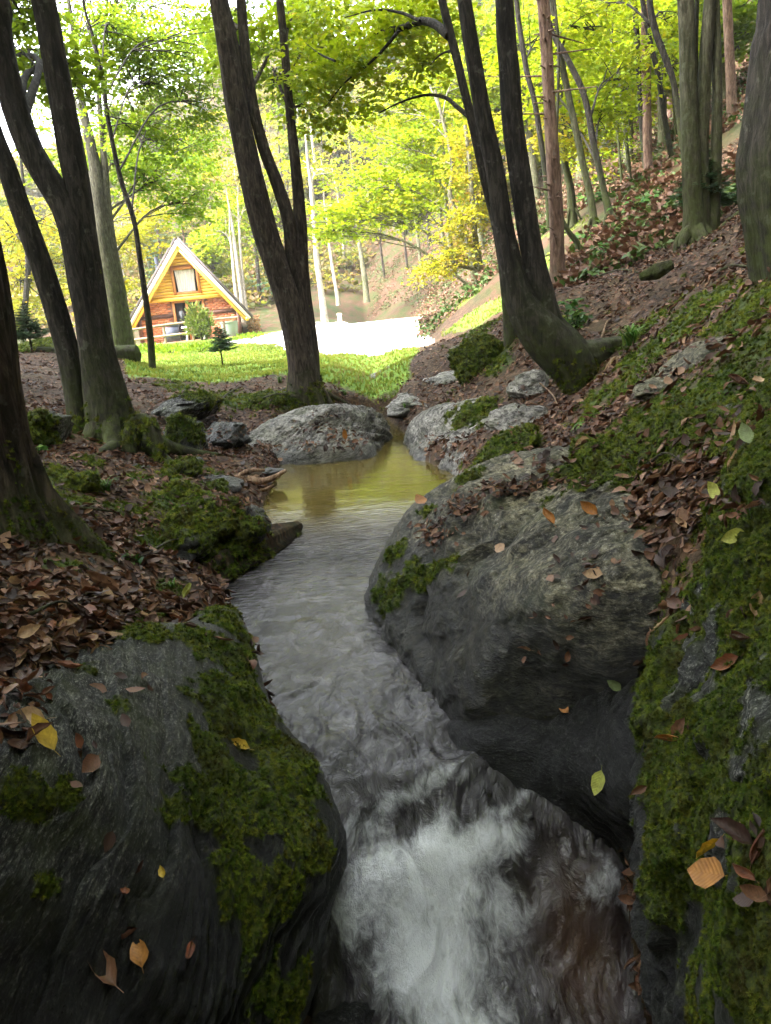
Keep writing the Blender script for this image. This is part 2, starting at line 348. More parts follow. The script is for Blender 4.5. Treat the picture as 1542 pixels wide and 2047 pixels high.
# left bank
for u, v, z in [(100, 1000, .56), (250, 1000, .44), (400, 960, .30), (360, 1110, .33), (460, 1000, .16), (150, 1180, .52), (250, 1180, .42), (330, 1190, .30), (420, 1190, .05),
                (30, 1300, .58), (60, 900, .66), (220, 880, .52), (330, 930, .36), (330, 800, .58), (430, 830, .40), (480, 880, .2), (540, 830, .34), (610, 795, .46),
                (700, 790, .36), (520, 780, .50), (420, 750, .62), (560, 755, .6), (680, 755, .52), (330, 745, .74), (770, 790, .28), (760, 745, .5), (840, 745, .55)]: cz(u, v, z)
for u, v, t in [(60, 760, 8.5), (150, 730, 10.5), (250, 715, 11.5), (300, 728, 12), (60, 705, 13), (160, 700, 15), (235, 702, 16), (100, 690, 24), (20, 700, 26), (437, 728, 12.5),
                (290, 692, 31), (490, 668, 32), (400, 700, 18), (560, 700, 17), (500, 672, 29), (640, 648, 36), (760, 641, 38), (850, 633, 37), (720, 715, 13.8), (850, 690, 14.5), (640, 690, 19), (760, 670, 22),
                # right bank above the gravel
                (870, 665, 20), (880, 640, 25), (905, 690, 13.2), (940, 600, 22), (1000, 640, 12), (960, 520, 27), (900, 560, 36), (830, 560, 44), (740, 590, 46), (640, 610, 44), (500, 640, 42), (360, 640, 40),
                # right hill
                (1115, 570, 10), (1050, 620, 8.5), (1020, 670, 8), (1190, 430, 13), (1216, 432, 12.5), (1150, 420, 15), (1295, 370, 15), (1345, 310, 17), (1400, 485, 8.3), (1460, 240, 15.5), (1500, 400, 8),
                (1240, 350, 18), (1300, 560, 7.2), (1200, 600, 7.5), (1450, 520, 6.2), (1530, 480, 5.2), (1200, 700, 6.4), (1250, 640, 6.8), (1140, 800, 5.9), (1320, 660, 5.2), (1420, 620, 4.8), (1530, 560, 3.9),
                (1300, 780, 4.1), (1420, 720, 3.6), (1530, 660, 3.0), (1220, 840, 3.9), (1100, 900, 4.7), (1000, 860, 6.0), (1060, 780, 6.6), (960, 760, 8.6), (880, 780, 9.6), (940, 700, 10),
                (1330, 900, 2.9), (1450, 860, 2.55), (1540, 860, 2.1), (1430, 1000, 2.2),
                # far hill behind the clearing
                (700, 300, 66), (860, 300, 58), (1000, 300, 46), (560, 330, 66), (400, 420, 62), (300, 480, 58), (150, 560, 56), (30, 600, 56), (560, 100, 88), (760, 60, 88), (420, 250, 84), (250, 330, 80), (80, 420, 78),
                (1000, 60, 72), (1200, 100, 44), (1150, 250, 30), (1400, 60, 32), (1380, 180, 24), (1500, 100, 20)]: ct(u, v, t)
for x, y, z in [(-1.5, 1.2, .5), (-1.0, 1.2, .2), (-.9, .6, -.1), (-.5, .5, -.5), (-2.2, 1.5, .7), (-3, 3, .85), (-4, 6, 1.0), (-5, 0, 1.0), (-1, -1, .1), (0, -1, -.7), (0, .7, -.62), (0, -4, -1.2), (1.5, -1, 1.0), (1.3, .8, .95), (2.2, 1.6, 1.35), (4, 3, 2.6), (5, 0, 2.6),
                (8, 8, 5), (12, 14, 8.5), (20, 20, 14), (8, -6, 3), (-8, -6, 1.5), (0, -12, -1.5), (-14, 10, 1.6), (-22, 30, 1.5), (30, 40, 26), (50, 80, 48), (-40, 60, 8), (-40, 90, 17), (0, 150, 42), (60, 150, 75), (-80, 150, 24), (100, 0, 50), (-100, 0, 10), (0, -120, 10)]: cw(x, y, z)
CP = np.array(CP)
def _pc(x, y):
    r = np.sqrt(x * x + y * y) + .15; return np.stack([np.arctan2(x, y), np.log(r)], -1)
_C = _pc(CP[:, 0], CP[:, 1])
def _phi(a, b):
    d0 = a[:, None, 0] - b[None, :, 0]; d0 = (d0 + math.pi) % (2 * math.pi) - math.pi
    return np.sqrt(d0 ** 2 + (a[:, None, 1] - b[None, :, 1]) ** 2 + .0016)
_A = _phi(_C, _C) - .004 * np.eye(len(_C)); _n = len(_C)
_B = np.block([[_A, np.ones((_n, 1))], [np.ones((1, _n)), np.zeros((1, 1))]])
# heights interpolated relative to range so that far hills do not ring into the near bank
_w = np.linalg.solve(_B, np.concatenate([(CP[:, 2] - 1.3) / (np.hypot(CP[:, 0], CP[:, 1]) + .4), [0]]))
def base_h(x, y):
    out = np.empty(len(x))
    for k in range(0, len(x), 20000):
        s = slice(k, k + 20000); q = _pc(x[s], y[s])
        out[s] = (_phi(q, _C) @ _w[:-1] + _w[-1]) * (np.hypot(x[s], y[s]) + .4) + 1.3
    return out
# stream: left and right edge as x over y (world), from the water line
_L = [at_z(*p, 0) for p in [(768, 838), (700, 852), (590, 890), (560, 930), (525, 1010), (520, 1060), (450, 1165), (462, 1235), (505, 1300), (520, 1390), (590, 1520)]]
LX = np.array([[-.34, -5], [-.34, .6], [-.33, 1.3], [-.33, 1.7]] + [[p[0], p[1]] for p in _L[::-1]])
RX = np.array([[.5, -5], [.5, .6], [.52, 1.5], [.6, 2.1], [.5, 2.6], [.45, 3.0], [.35, 3.6], [.5, 4.6], [.66, 5.6]] + [[p[0], p[1]] for p in [at_z(*q, 0) for q in [(905, 945), (850, 922), (832, 892), (800, 858), (776, 838)]]])
def zwater(y, x=None):
    return np.interp(y, [-5, .4, 1.0, 1.3, 1.5, 1.66, 1.8, 1.95, 2.1, 2.3, 2.7, 12], [-1.3, -.72, -.6, -.54, -.47, -.38, -.27, -.16, -.075, -.02, 0, 0])
def meadow_z(y): return np.interp(y, [11.5, 14, 20, 26, 38, 44], [.53, .62, .77, .88, .98, 1.05])
def meadow_w(x, y):
    q = x / np.maximum(y, 1)
    return sm(11.8, 14.5, y) * (1 - sm(36, 41, y)) * sm(-.46, -.36, q) * (1 - sm(.055, .10, q))
def H(x, y, rough=True):
    x = np.atleast_1d(np.asarray(x, float)); y = np.atleast_1d(np.asarray(y, float))
    z = base_h(x, y)
    r = np.hypot(x, y); p = np.stack([x, y, 0 * x], 1)
    if rough:
        z = z + fbm(p * 2.1, 4, 3) * .035 * np.clip(r / 4, .3, 1.0) + fbm(p * .35, 3, 9) * .12 * sm(6, 30, r) * np.where((y > 11) & (y < 46) & (np.abs(x / np.maximum(y, 1)) < .45), .12, 1) + fbm(p * .09, 3, 5) * 1.2 * sm(40, 70, r)
    mw = meadow_w(x, y); z = z * (1 - mw) + (meadow_z(y) + fbm(p * .6, 3, 77) * .02) * mw
    lx = np.interp(y, LX[:, 1], LX[:, 0]); rx = np.interp(y, RX[:, 1], RX[:, 0])
    d = np.maximum(np.maximum(lx - x, x - rx), (y - 9.75) * .8)       # >0 outside
    zw = zwater(y)
    wob = fbm(p * 5, 3, 21) * .04
    bank = zw + .02 + 1.25 * np.maximum(d + wob, 0)
    inside = zw - .03 - .22 * sm(0, .35, -d + wob)
    zz = np.where(d > 0, np.minimum(z, bank) if False else z * sm(0, .32, d) + bank * (1 - sm(0, .32, d)), inside)
    return np.where(y > 11.5, z, zz)
def hz(x, y): return float(H([x], [y])[0])
def hit_ground(u, v, t0=.6, t1=140):
    ts = np.geomspace(t0, t1, 700); P = EYE + ray(u, v)[None] * ts[:, None]
    b = P[:, 2] < H(P[:, 0], P[:, 1], False)
    k = int(np.argmax(b)) if b.any() else len(ts) - 1
    p = P[k].copy(); p[2] = hz(p[0], p[1]); return p

def tone_masks(x, y, z):
    r = np.hypot(x, y); n = fbm(np.stack([x, y, z], 1) * .5, 3, 31)
    th = np.degrees(np.arctan2(x, y))
    grass = sm(9.7, 11.2, y + n * .9) * (1 - sm(27, 44, y)) * (1 - sm(.045, .085, (x / np.maximum(y, 1)) + n * .02)) * sm(-.62, -.45, x / np.maximum(y, 1))
    grass = grass * np.where((x / np.maximum(y, 1) < -.31) & (y < 13), 0.0, 1.0)
    bankg = np.exp(-((x - 2.6) / 1.6) ** 2 - ((y - 14) / 4.5) ** 2) * .9 * sm(-.25, .3, fbm(np.stack([x, y, z], 1) * 1.1, 3, 33))
    wild = np.maximum(sm(26, 40, y) * (1 - sm(0, 18, x - .1 * y)) * 1.0, .0)
    wild = np.maximum(wild, .62 * sm(9, 13, y) * sm(1, 2.5, x))
    return np.clip(np.maximum(grass, bankg * .85), 0, 1), np.clip(wild, 0, 1)
# ------------------------------------------------------------------ ground sheet (polar grid, fine near the camera)
th = np.radians(np.concatenate([np.arange(-180, -48, 4.0), np.linspace(-48, 48, 520), np.arange(52, 180, 4.0)]))
rr = np.geomspace(.3, 190, 430)
TH, RR = np.meshgrid(th, rr); gx = (RR * np.sin(TH)).ravel(); gy = (RR * np.cos(TH)).ravel()
gz = H(gx, gy)
nth, nr = len(th), len(rr)
i = np.arange(nr - 1)[:, None] * nth; j = np.arange(nth)[None, :]; k = (j + 1) % nth
gf = np.stack([i + j, i + k, i + nth + k, i + nth + j], -1).reshape(-1, 4)
gv = np.stack([gx, gy, gz], 1)
gv = np.vstack([gv, [[0, 0, hz(0, 0.05)]]]); c = len(gv) - 1
gf3 = np.stack([np.full(nth, c), (np.arange(nth) + 1) % nth, np.arange(nth)], 1)
GRASS, WILD = tone_masks(gv[:, 0], gv[:, 1], gv[:, 2])
MOSS_SPOTS = [(330, 1000, 50, .8), (420, 940, 30, .7), (180, 930, 40, .7), (240, 1010, 40, .6), (60, 1000, 50, .9), (340, 950, 26, .8), (290, 1090, 34, .8), (480, 1010, 24, .7), (500, 1100, 30, .8), (350, 770, 40, .8), (440, 790, 40, .7), (600, 790, 40, .8), (960, 660, 40, .8), (1000, 730, 40, .8), (1340, 620, 60, .9), (1260, 680, 50, .9), (1390, 570, 40, .7), (1360, 740, 60, 1), (1490, 620, 80, 1), (1430, 780, 80, 1), (1320, 830, 70, 1), (1250, 850, 60, 1), (1400, 620, 75, 1), (1330, 690, 80, 1), (1500, 570, 70, 1), (1480, 690, 70, .9), (1300, 720, 60, 1), (1250, 780, 55, 1), (1180, 830, 40, 1), (1520, 780, 70, 1), (1400, 800, 70, 1), (1440, 740, 40, .5), (1450, 640, 60, 1), (1380, 660, 60, .9), (1500, 640, 60, 1), (1530, 700, 60, 1), (1340, 800, 60, .9), (1480, 830, 60, 1), (1260, 720, 40, .9), (1200, 790, 40, 1), (1290, 640, 35, .6),
              (100, 960, 55, 1), (140, 1000, 45, 1), (280, 955, 28, .9), (380, 990, 50, .9), (400, 1060, 75, 1), (330, 1090, 60, 1), (460, 1080, 40, 1), (60, 870, 40, .9), (480, 800, 50, .8), (560, 800, 40, .8),
              (1000, 700, 50, .7), (1150, 640, 35, .8), (1390, 410, 60, .55), (1300, 430, 60, .5), (1440, 390, 50, .6), (1250, 400, 40, .5), (90, 690, 50, .8), (370, 880, 40, .7), (330, 1180, 30, .7), (120, 1140, 45, .9), (200, 1100, 40, .8), (1130, 500, 25, .5), (650, 800, 30, .6), (300, 1240, 40, .5)]
def spots_w(P, spots):
    w = np.zeros(len(P))
    for (c, r, s) in spots: w = np.maximum(w, s * np.exp(-np.sum(((P - c) / r) ** 2, 1)))
    return w
GS = []
for u, v, rp, s in MOSS_SPOTS:
    p = hit_ground(u, v); GS.append((p, np.array([1, 1.5, 1]) * rp * depth(p) / FPX * 1.1, s))
GMOSS = spots_w(gv, GS)
BED = ((gv[:, 2] < zwater(gv[:, 1]) + .015) & (gv[:, 1] < 9.9) & (gv[:, 0] < .9) & (gv[:, 0] > -1.2)).astype(float)
def inpoly(x, y, P):
    o = np.zeros(len(x), bool); n = len(P)
    for a in range(n):
        x1, y1 = P[a]; x2, y2 = P[(a + 1) % n]
        o ^= ((y1 > y) != (y2 > y)) & (x < (x2 - x1) * (y - y1) / (y2 - y1 + 1e-12) + x1)
    return o
def on_meadow(u, v):
    z = .9
    for _ in range(30): z = .5 * z + .5 * float(meadow_z(at_z(u, v, min(z, 1.2))[1]))
    return at_z(u, v, z)
# the gravel lot is the piece of the ground sheet inside this outline
lot = np.array([on_meadow(u, v)[:2] for u, v in [(500, 676), (560, 662), (640, 650), (700, 643), (780, 637), (845, 632), (838, 650), (846, 668), (862, 680), (880, 688), (850, 692), (800, 700), (720, 712), (640, 709), (560, 692), (500, 687), (450, 686)]])
fc = gv[gf].mean(1); wob_ = np.stack([fbm(fc * [1.2, 1.2, 0], 3, 41), fbm(fc * [1.2, 1.2, 0], 3, 42)], 1) * .22
isl = inpoly(fc[:, 0] + wob_[:, 0], fc[:, 1] + wob_[:, 1], lot) & (fc[:, 1] > 11) & (fc[:, 1] < 46) & (np.abs(fc[:, 2] - meadow_z(fc[:, 1])) < .07)
ground = link('ground', mesh_np('ground', gv, [gf[~isl], gf3], True, {'grass': GRASS, 'wild': WILD, 'moss': GMOSS, 'bed': BED}), M['ground'])
tag(ground, kind='structure')
m = NT('pale_gravel'); p = m.pos(); nn = m.noise(p, 2.0, 6, .6); n9 = m.noise(p, 30, 3)
M['gravel'] = m.done(m.pbr(m.ramp(m.math('ADD', m.math('MULTIPLY', nn, .5), m.math('MULTIPLY', n9, .5)), [(.35, (.50, .49, .45)), (.65, (.72, .71, .67))]), .9, m.bump(n9, .4, .02)))
_u_, _i_ = np.unique(gf[isl], return_inverse=True)
tag(link('gravel_path', mesh_np('gravel_path', gv[_u_], _i_.reshape(-1, 4)), M['gravel']), kind='structure')
NEAR = []          # (verts, tris) for ray hits
sel = (RR.ravel() < 16)[gf[:, 0]] & (np.abs(TH.ravel()) < 1.0)[gf[:, 0]]
q = gf[sel]; NEAR.append((gv, np.vstack([q[:, [0, 1, 2]], q[:, [0, 2, 3]]])))

# ------------------------------------------------------------------ the stream
ys = np.concatenate([np.arange(.45, 2.6, .012), np.geomspace(2.6, 10.2, 330)])
us = np.linspace(0, 1, 150)
lx = np.interp(ys, LX[:, 1], LX[:, 0]) - .12; rx = np.interp(ys, RX[:, 1], RX[:, 0]) + .12
wx = (lx[:, None] * (1 - us) + rx[:, None] * us); wy = np.repeat(ys[:, None], len(us), 1)
X, Y = wx.ravel(), wy.ravel()
def gauss(c, sx, sy, ang=0):
    dx, dy = X - c[0], Y - c[1]; ca, sa = math.cos(ang), math.sin(ang)
    return np.exp(-((dx * ca + dy * sa) / sx) ** 2 - ((-dx * sa + dy * ca) / sy) ** 2)
Z = zwater(Y)
turb = 1 - sm(1.95, 3.0, Y)           # rough water over the drop
mid = 1 - sm(3.3, 5.0, Y)
warp = fbm(np.stack([X * 3, Y * 2, 0 * X], 1), 3, 61) * .12
flow = np.stack([X * 9 + warp * 30, Y * 3.2 + warp * 10, 0 * X], 1)
flowd = np.stack([X * 26 + warp * 60, Y * 9 + warp * 25, 0 * X], 1)
Z = Z + turb * (fbm(flow, 4, 62) * .016 + (1 - np.abs(fbm(flowd, 3, 63))) * .006) + mid * (1 - turb) * fbm(np.stack([X * 7 + warp * 20, Y * 7, 0 * X], 1), 4, 64) * .006
Z = Z + (1 - mid) * fbm(np.stack([X * 2.5, Y * 9, 0 * X], 1), 3, 65) * .0012
cst = at_z(850, 1545, -.05); led = at_z(900, 1660, -.14); lob = at_z(1200, 1700, -.16); hol = at_z(760, 1620, -.1); br = at_z(1170, 1880, -.36)
Z += .030 * gauss(cst, .22, .07, .15) - .025 * gauss(hol, .14, .10) + .04 * gauss(led, .19, .08, .3) + .06 * gauss(lob, .10, .06, .2) + .04 * gauss(at_z(870, 1800, -.3), .12, .06) - .03 * gauss(br, .1, .15)
foam = np.zeros(len(X))
for (u, v, z, sx, sy, a, s) in [(880, 1800, -.3, .17, .14, 0, 1.0), (930, 1680, -.15, .20, .06, .25, 1.0), (860, 1920, -.36, .18, .18, 0, .95), (770, 1760, -.25, .13, .10, .3, .75), (1180, 1705, -.15, .10, .035, .1, .85), (850, 1545, -.04, .24, .04, .2, .62), (720, 1640, -.12, .12, .06, .3, .5), (760, 1720, -.2, .12, .07, .5, .6),
                                (900, 2040, -.4, .17, .14, 0, .9), (1000, 1800, -.28, .12, .1, 0, .6), (1280, 1860, -.36, .03, .16, .55, .7), (1330, 1930, -.4, .03, .08, .3, .6), (720, 1850, -.33, .08, .14, 0, .55), (1000, 1600, -.1, .18, .03, .4, .5), (640, 1350, 0, .1, .12, 0, .22), (690, 1450, 0, .16, .1, 0, .25), (900, 1480, 0, .14, .12, .5, .2)]:
    foam = np.maximum(foam, s * gauss(at_z(u, v, z), sx, sy, a))
foam = np.maximum(foam, turb * .20)
murk = sm(4.2, 5.4, Y)
ny, nu = wx.shape
i = np.arange(ny - 1)[:, None] * nu; j = np.arange(nu - 1)[None, :]
def mat_water():
    m = NT('stream_water')
    p = m.pos(); calm = m.attr('calm'); foam = m.attr('foam')
    nz = m.n('TexNoise', {'Vector': m.pos((2.2, 1, 1)), 'Scale': 3.2, 'Detail': 3.0}).outputs['Color']
    wv = m.n('VectorMath', {0: p, 1: m.n('VectorMath', {0: nz, 'Scale': .30}, operation='SCALE').outputs[0]}, operation='ADD').outputs[0]
    pf = m.n('Mapping', {'Vector': wv, 'Scale': (1.6, 1.0, 1.0)}).outputs[0]
    n1 = m.noise(pf, 7, 6, .6, .5); n3 = m.noise(pf, 30, 5, .7, .2); n4 = m.noise(wv, 3.4, 4, .6, .8); n6 = m.noise(m.pos((3.0, 1, 1)), 90, 4, .7)
    n2 = m.noise(m.pos((1.0, 3.4, 1.0)), 8, 4, .5, .25)
    h_rough = m.math('ADD', m.math('MULTIPLY', n1, 1.0), m.math('MULTIPLY', n3, .34))
    b1 = m.bump(m.math('MULTIPLY', h_rough, m.math('SUBTRACT', 1.0, calm)), .55, .03)
    b2 = m.bump(m.math('MULTIPLY', n2, m.math('ADD', .02, m.math('MULTIPLY', m.attr('rip'), 1.0))), 1.0, .05, b1)
    deep = m.ramp(m.math('ADD', m.math('MULTIPLY', n4, .6), m.math('MULTIPLY', n1, .4)), [(.36, (.008, .007, .007)), (.5, (.030, .027, .030)), (.64, (.095, .090, .100))])  # lilac-grey patches put into the colour in place of sky reflection
    pool = m.mix(m.math('MULTIPLY', n4, .5), (.072, .054, .013), (.05, .042, .010))
    pool = m.mix(calm, (.055, .028, .013), pool)
    col = m.mix(m.attr('murk'), deep, pool)
    water = m.pbr(col, .05, b2, .5, IOR=1.333)
    tex = m.math('ADD', m.math('MULTIPLY', n1, .5), m.math('ADD', m.math('MULTIPLY', n3, .42), m.math('ADD', m.math('MULTIPLY', n4, .3), m.math('MULTIPLY', n6, .04))))
    fm = m.math('ADD', foam, m.math('MULTIPLY', m.math('SUBTRACT', tex, .62), 1.7))
    fm = m.n('MapRange', {0: fm, 1: .24, 2: 1.05, 3: 0.0, 4: .92}, clamp=True, interpolation_type='SMOOTHSTEP').outputs[0]
    fm = m.math('MULTIPLY', fm, m.n('MapRange', {0: foam, 1: .02, 2: .25, 3: 0.0, 4: 1.0}, clamp=True).outputs[0])
    white = m.pbr((.70, .72, .76), .5, m.bump(m.math('ADD', n6, m.math('ADD', n3, n1)), .5, .02), .4)
    return m.done(m.n('MixShader', {0: fm, 1: water, 2: white}).outputs[0])
M['water'] = mat_water()
foam = foam * (1 - .85 * np.maximum(gauss(at_z(1150, 1890, -.36), .10, .14), gauss(at_z(1180, 1990, -.42), .10, .12)))
murk = np.maximum(murk, .75 * gauss(at_z(1160, 1900, -.37), .10, .16))
rip = np.exp(-((Y - 4.3) / .6) ** 2) + .012
water = link('stream_water', mesh_np('stream_water', np.stack([X, Y, Z], 1), np.stack([i + j, i + j + 1, i + nu + j + 1, i + nu + j], -1).reshape(-1, 4), True, {'foam': foam, 'calm': sm(3.0, 5.2, Y), 'murk': murk, 'rip': rip}), M['water'])
tag(water, kind='structure')

# ------------------------------------------------------------------ boulders
def ico(sub):
    bm = bmesh.new(); bmesh.ops.create_icosphere(bm, subdivisions=sub, radius=1)
    v = np.array([x.co[:] for x in bm.verts]); f = np.array([[x.index for x in p.verts] for p in bm.faces]); bm.free()
    return v / np.linalg.norm(v, axis=1)[:, None], f
ICO = {k: ico(k) for k in (4, 5, 6, 7)}; ICO[8] = ico(8)
from mathutils import Euler
def strata(P, sc=1.0, seed=0, fol=FOL_A):
    """broken parallel ledges along the foliation plus general roughness"""
    a = P @ fol; w1 = fbm(P * 1.5 * sc, 3, seed + 5); w2 = fbm(P * 6 * sc, 3, seed + 7)
    def saw(x, e): u = x - np.floor(x); return np.where(u < 1 - e, u / (1 - e), (1 - u) / e)
    L1 = saw(a * 7 * sc + w1 * .5 + w2 * .18, .16); L2 = saw(a * 23 * sc + w1 * 1.1 + w2 * .5, .22)
    m1 = sm(-.25, .35, vnoise(P * 2.1 * sc, seed + 11)); m2 = sm(-.3, .4, vnoise(P * 3.7 * sc, seed + 12))
    ck = np.exp(-(fbm(P * np.array([1.9, 1.9, 2.6]) * sc, 3, seed + 21) / .035) ** 2) * sm(-.2, .2, vnoise(P * 1.7 * sc, seed + 23))
    return -ck * .10 + (L1 - .5) * 1.25 * m1 + (L2 - .5) * .5 * m2 + w1 * .45 + w2 * .38 + fbm(P * 17 * sc, 3, seed + 9, .55) * .17
def unit0(a): a = np.array(a, float); return a / np.linalg.norm(a)
ROCKS = {}
def finish_rock(name, P, f, label, mat, spots=(), cat='rock', group=None, up=0.0):
    c = P.mean(0); c[2] = P[:, 2].min()
    e1 = P[f[:, 1]] - P[f[:, 0]]; e2 = P[f[:, 2]] - P[f[:, 0]]; fn = np.cross(e1, e2)
    N = np.zeros_like(P)
    for k in range(3): np.add.at(N, f[:, k], fn)
    N /= np.linalg.norm(N, axis=1)[:, None] + 1e-12
    ROCKS.setdefault('all', []).append(dict(P=P, f=f, N=N, c=c, o=None, name=name, spots=spots, up=up))
    d = ROCKS['all'][-1]
    me = mesh_np(name, P - c, f, True, {'moss': np.zeros(len(P))})
    o = link(name, me, mat, None, c); tag(o, label, cat, group)
    d['o'] = o; NEAR.append((P, f))
    return d
def star_rock(name, pts, label, mat='rock', sub=7, amp=.03, sc=1.0, seed=1, center=None, fol=FOL_A, **k):
    pts = np.array(pts); c = pts.mean(0) if center is None else np.array(center, float)
    d = pts - c; r = np.linalg.norm(d, axis=1); d = d / r[:, None]
    phi = lambda a, b: np.sqrt(np.maximum(np.sum((a[:, None] - b[None]) ** 2, -1), 0) + .01)
    A = phi(d, d); n = len(r)
    B = np.block([[A, np.ones((n, 1))], [np.ones((1, n)), np.zeros((1, 1))]])
    w = np.linalg.solve(B, np.concatenate([np.log(r), [0]]))
    V, f = ICO[sub]
    rr = np.exp(phi(V, d) @ w[:-1] + w[-1]); rr = np.clip(rr, r.min() * .6, r.max() * 1.15)
    P = c + V * rr[:, None]
    P = P + V * (strata(P, sc, seed, fol) * amp)[:, None]
    return finish_rock(name, P, f, label, M[mat], **k)
def lump_rock(name, c, rad, label, mat='rock', sub=5, amp=.10, seed=1, rot=0, tilt=0, flat=0.0, **k):
    V, f = ICO[sub]
    S = np.sign(V) * np.abs(V) ** .8
    n = fbm(V * 1.3 + seed * 3.1, 3, seed); rr = 1 + n * .28
    for q in range(7):                     # broken faces
        g = np.random.default_rng(seed * 31 + q).normal(size=3); g /= np.linalg.norm(g); hgt = .62 + .25 * np.random.default_rng(seed * 57 + q).random()
        dd = (V @ g) * rr; rr = np.where(dd > hgt, rr * (hgt + (dd - hgt) * .25) / np.maximum(dd, 1e-6), rr)
    L = V * rr[:, None] * np.array(rad)
    E_ = np.array(Euler((0, tilt, rot)).to_matrix()); P = L @ E_.T + np.array(c)
    P = P + V @ E_.T * (strata(P, 1.5 / max(.3, max(rad)) ** .5, seed) * amp * min(rad))[:, None]
    return finish_rock(name, P, f, label, M[mat], **k)
def pl(u, v, t, ru, rv, name, label, mat='rock', dep=None, sub=5, seed=1, **k):
    c = at_t(u, v, t); a = ru * t / FPX; b = rv * t / FPX
    return lump_rock(name, c, (a, dep if dep else (a + b) / 2, b), label, mat, sub, seed=seed, **k)
A = at_z
B1 = star_rock('boulder', [A(737, 1185, 0), A(745, 1245, -.02), A(798, 1312, -.03), A(850, 1385, -.03), A(890, 1445, -.03), A(785, 1090, .14), A(840, 1025, .26), A(886, 985, .34), A(960, 945, .42), A(1070, 960, .52), A(1160, 955, .58), A(1230, 975, .60), A(1300, 1030, .56),
     A(1345, 1110, .50), A(1375, 1200, .40), A(1350, 1300, .28), A(1290, 1380, .16), A(1100, 1090, .46), A(960, 1090, .36), A(880, 1140, .28), A(840, 1190, .17), A(1050, 1200, .36), A(1200, 1150, .46), A(1220, 1250, .34), A(930, 1250, .20), A(1060, 1320, .20), A(1150, 1390, .13), A(960, 1400, .07),
     (.25, 4.15, -.1), (.9, 4.5, .2), (1.5, 3.6, .45), (1.45, 2.7, .3), (.7, 3.0, -.45), (.2, 2.7, -.4), (.9, 2.3, -.2)],
     'huge rounded grey boulder beside the stream with a band of brown leaves across its top', 'rock', 8, .042, 1.0, 11, center=(.68, 3.05, .02),
     spots=[(790, 1190, 40, .9), (830, 1130, 40, .5), (870, 1150, 45, .55), (800, 1100, 30, .8), (860, 1020, 25, .7), (940, 955, 30, .9), (1140, 950, 50, .9), (760, 1180, 25, .5), (1190, 960, 60, .9)])
B1b = star_rock('ledge_rock', [A(900, 1450, -.02), A(960, 1490, -.02), A(1080, 1430, .05), A(1200, 1420, .12), A(1280, 1400, .2), A(1205, 1538, .02), A(1100, 1545, -.05), A(1050, 1530, -.05), A(1160, 1620, -.14), A(1230, 1690, -.2), A(1290, 1700, -.15), A(1300, 1560, .06), A(1350, 1750, -.3),
     (.75, 2.6, .05), (.4, 2.7, -.1), (1.0, 2.0, .1), (.8, 1.5, -.35), (.5, 2.1, -.6)], 'wet black rock ledge beside the rapid under the huge boulder', 'rock_wet', 7, .022, 1.6, 23, center=(.62, 2.05, -.18))
B2 = star_rock('boulder', [A(330, 1250, .44), A(250, 1265, .47), A(200, 1290, .50), A(130, 1350, .54), A(60, 1440, .57), A(0, 1540, .58), A(400, 1235, .36), A(450, 1230, .26), A(490, 1280, .18), A(508, 1340, .08), A(525, 1400, .06), A(570, 1465, .08), A(625, 1525, .10), A(645, 1600, .09), A(668, 1690, .05), A(660, 1780, -.05), A(640, 1880, -.18), A(610, 2000, -.22),
     A(345, 1290, .43), A(330, 1420, .43), A(320, 1500, .42), A(150, 1500, .52), A(480, 1480, .25), A(420, 1350, .36), A(120, 1700, .44), A(0, 1760, .46), A(300, 1700, .34), A(480, 1700, .20), A(560, 1620, .17), A(100, 1950, .28), A(300, 1950, .22), A(500, 1950, .02), A(0, 2047, .28), A(250, 2047, .18), A(560, 1850, .03),
     A(-150, 1850, .42), A(50, 2300, .22), A(250, 2300, .1), A(450, 2250, -.15), (-1.1, 1.9, .35), (-1.3, 1.2, .3), (-1.0, .6, .3), (-.5, .6, -.5), (-.7, 1.3, -.5), (-.4, 2.1, -.35), (-.75, 2.35, .1)],
     'big dark slab boulder with mossy right side and bare grey face filling the near corner', 'rock_near', 8, .027, 1.15, 37, center=(-.66, 1.4, .05), fol=FOL_B,
     spots=[(500, 1400, 80, 1), (560, 1500, 80, 1), (600, 1560, 60, 1), (520, 1600, 90, .95), (420, 1600, 90, .8), (600, 1680, 70, .8), (480, 1760, 80, .75), (560, 1780, 70, .8), (350, 1620, 70, .6), (520, 1330, 40, 1), (430, 1300, 80, 1), (470, 1420, 90, 1), (420, 1520, 70, .95), (520, 1480, 60, 1), (560, 1560, 60, .9), (600, 1600, 40, .7), (460, 1250, 50, 1), (270, 1260, 60, .7), (380, 1230, 60, .9), (60, 1600, 60, .8), (140, 1580, 50, .75), (100, 1770, 50, .75), (500, 1850, 70, .55), (540, 1960, 60, .6), (180, 1330, 50, .5), (240, 1400, 40, .55), (400, 1700, 70, .45), (570, 2020, 70, .9)])
T_ = at_t
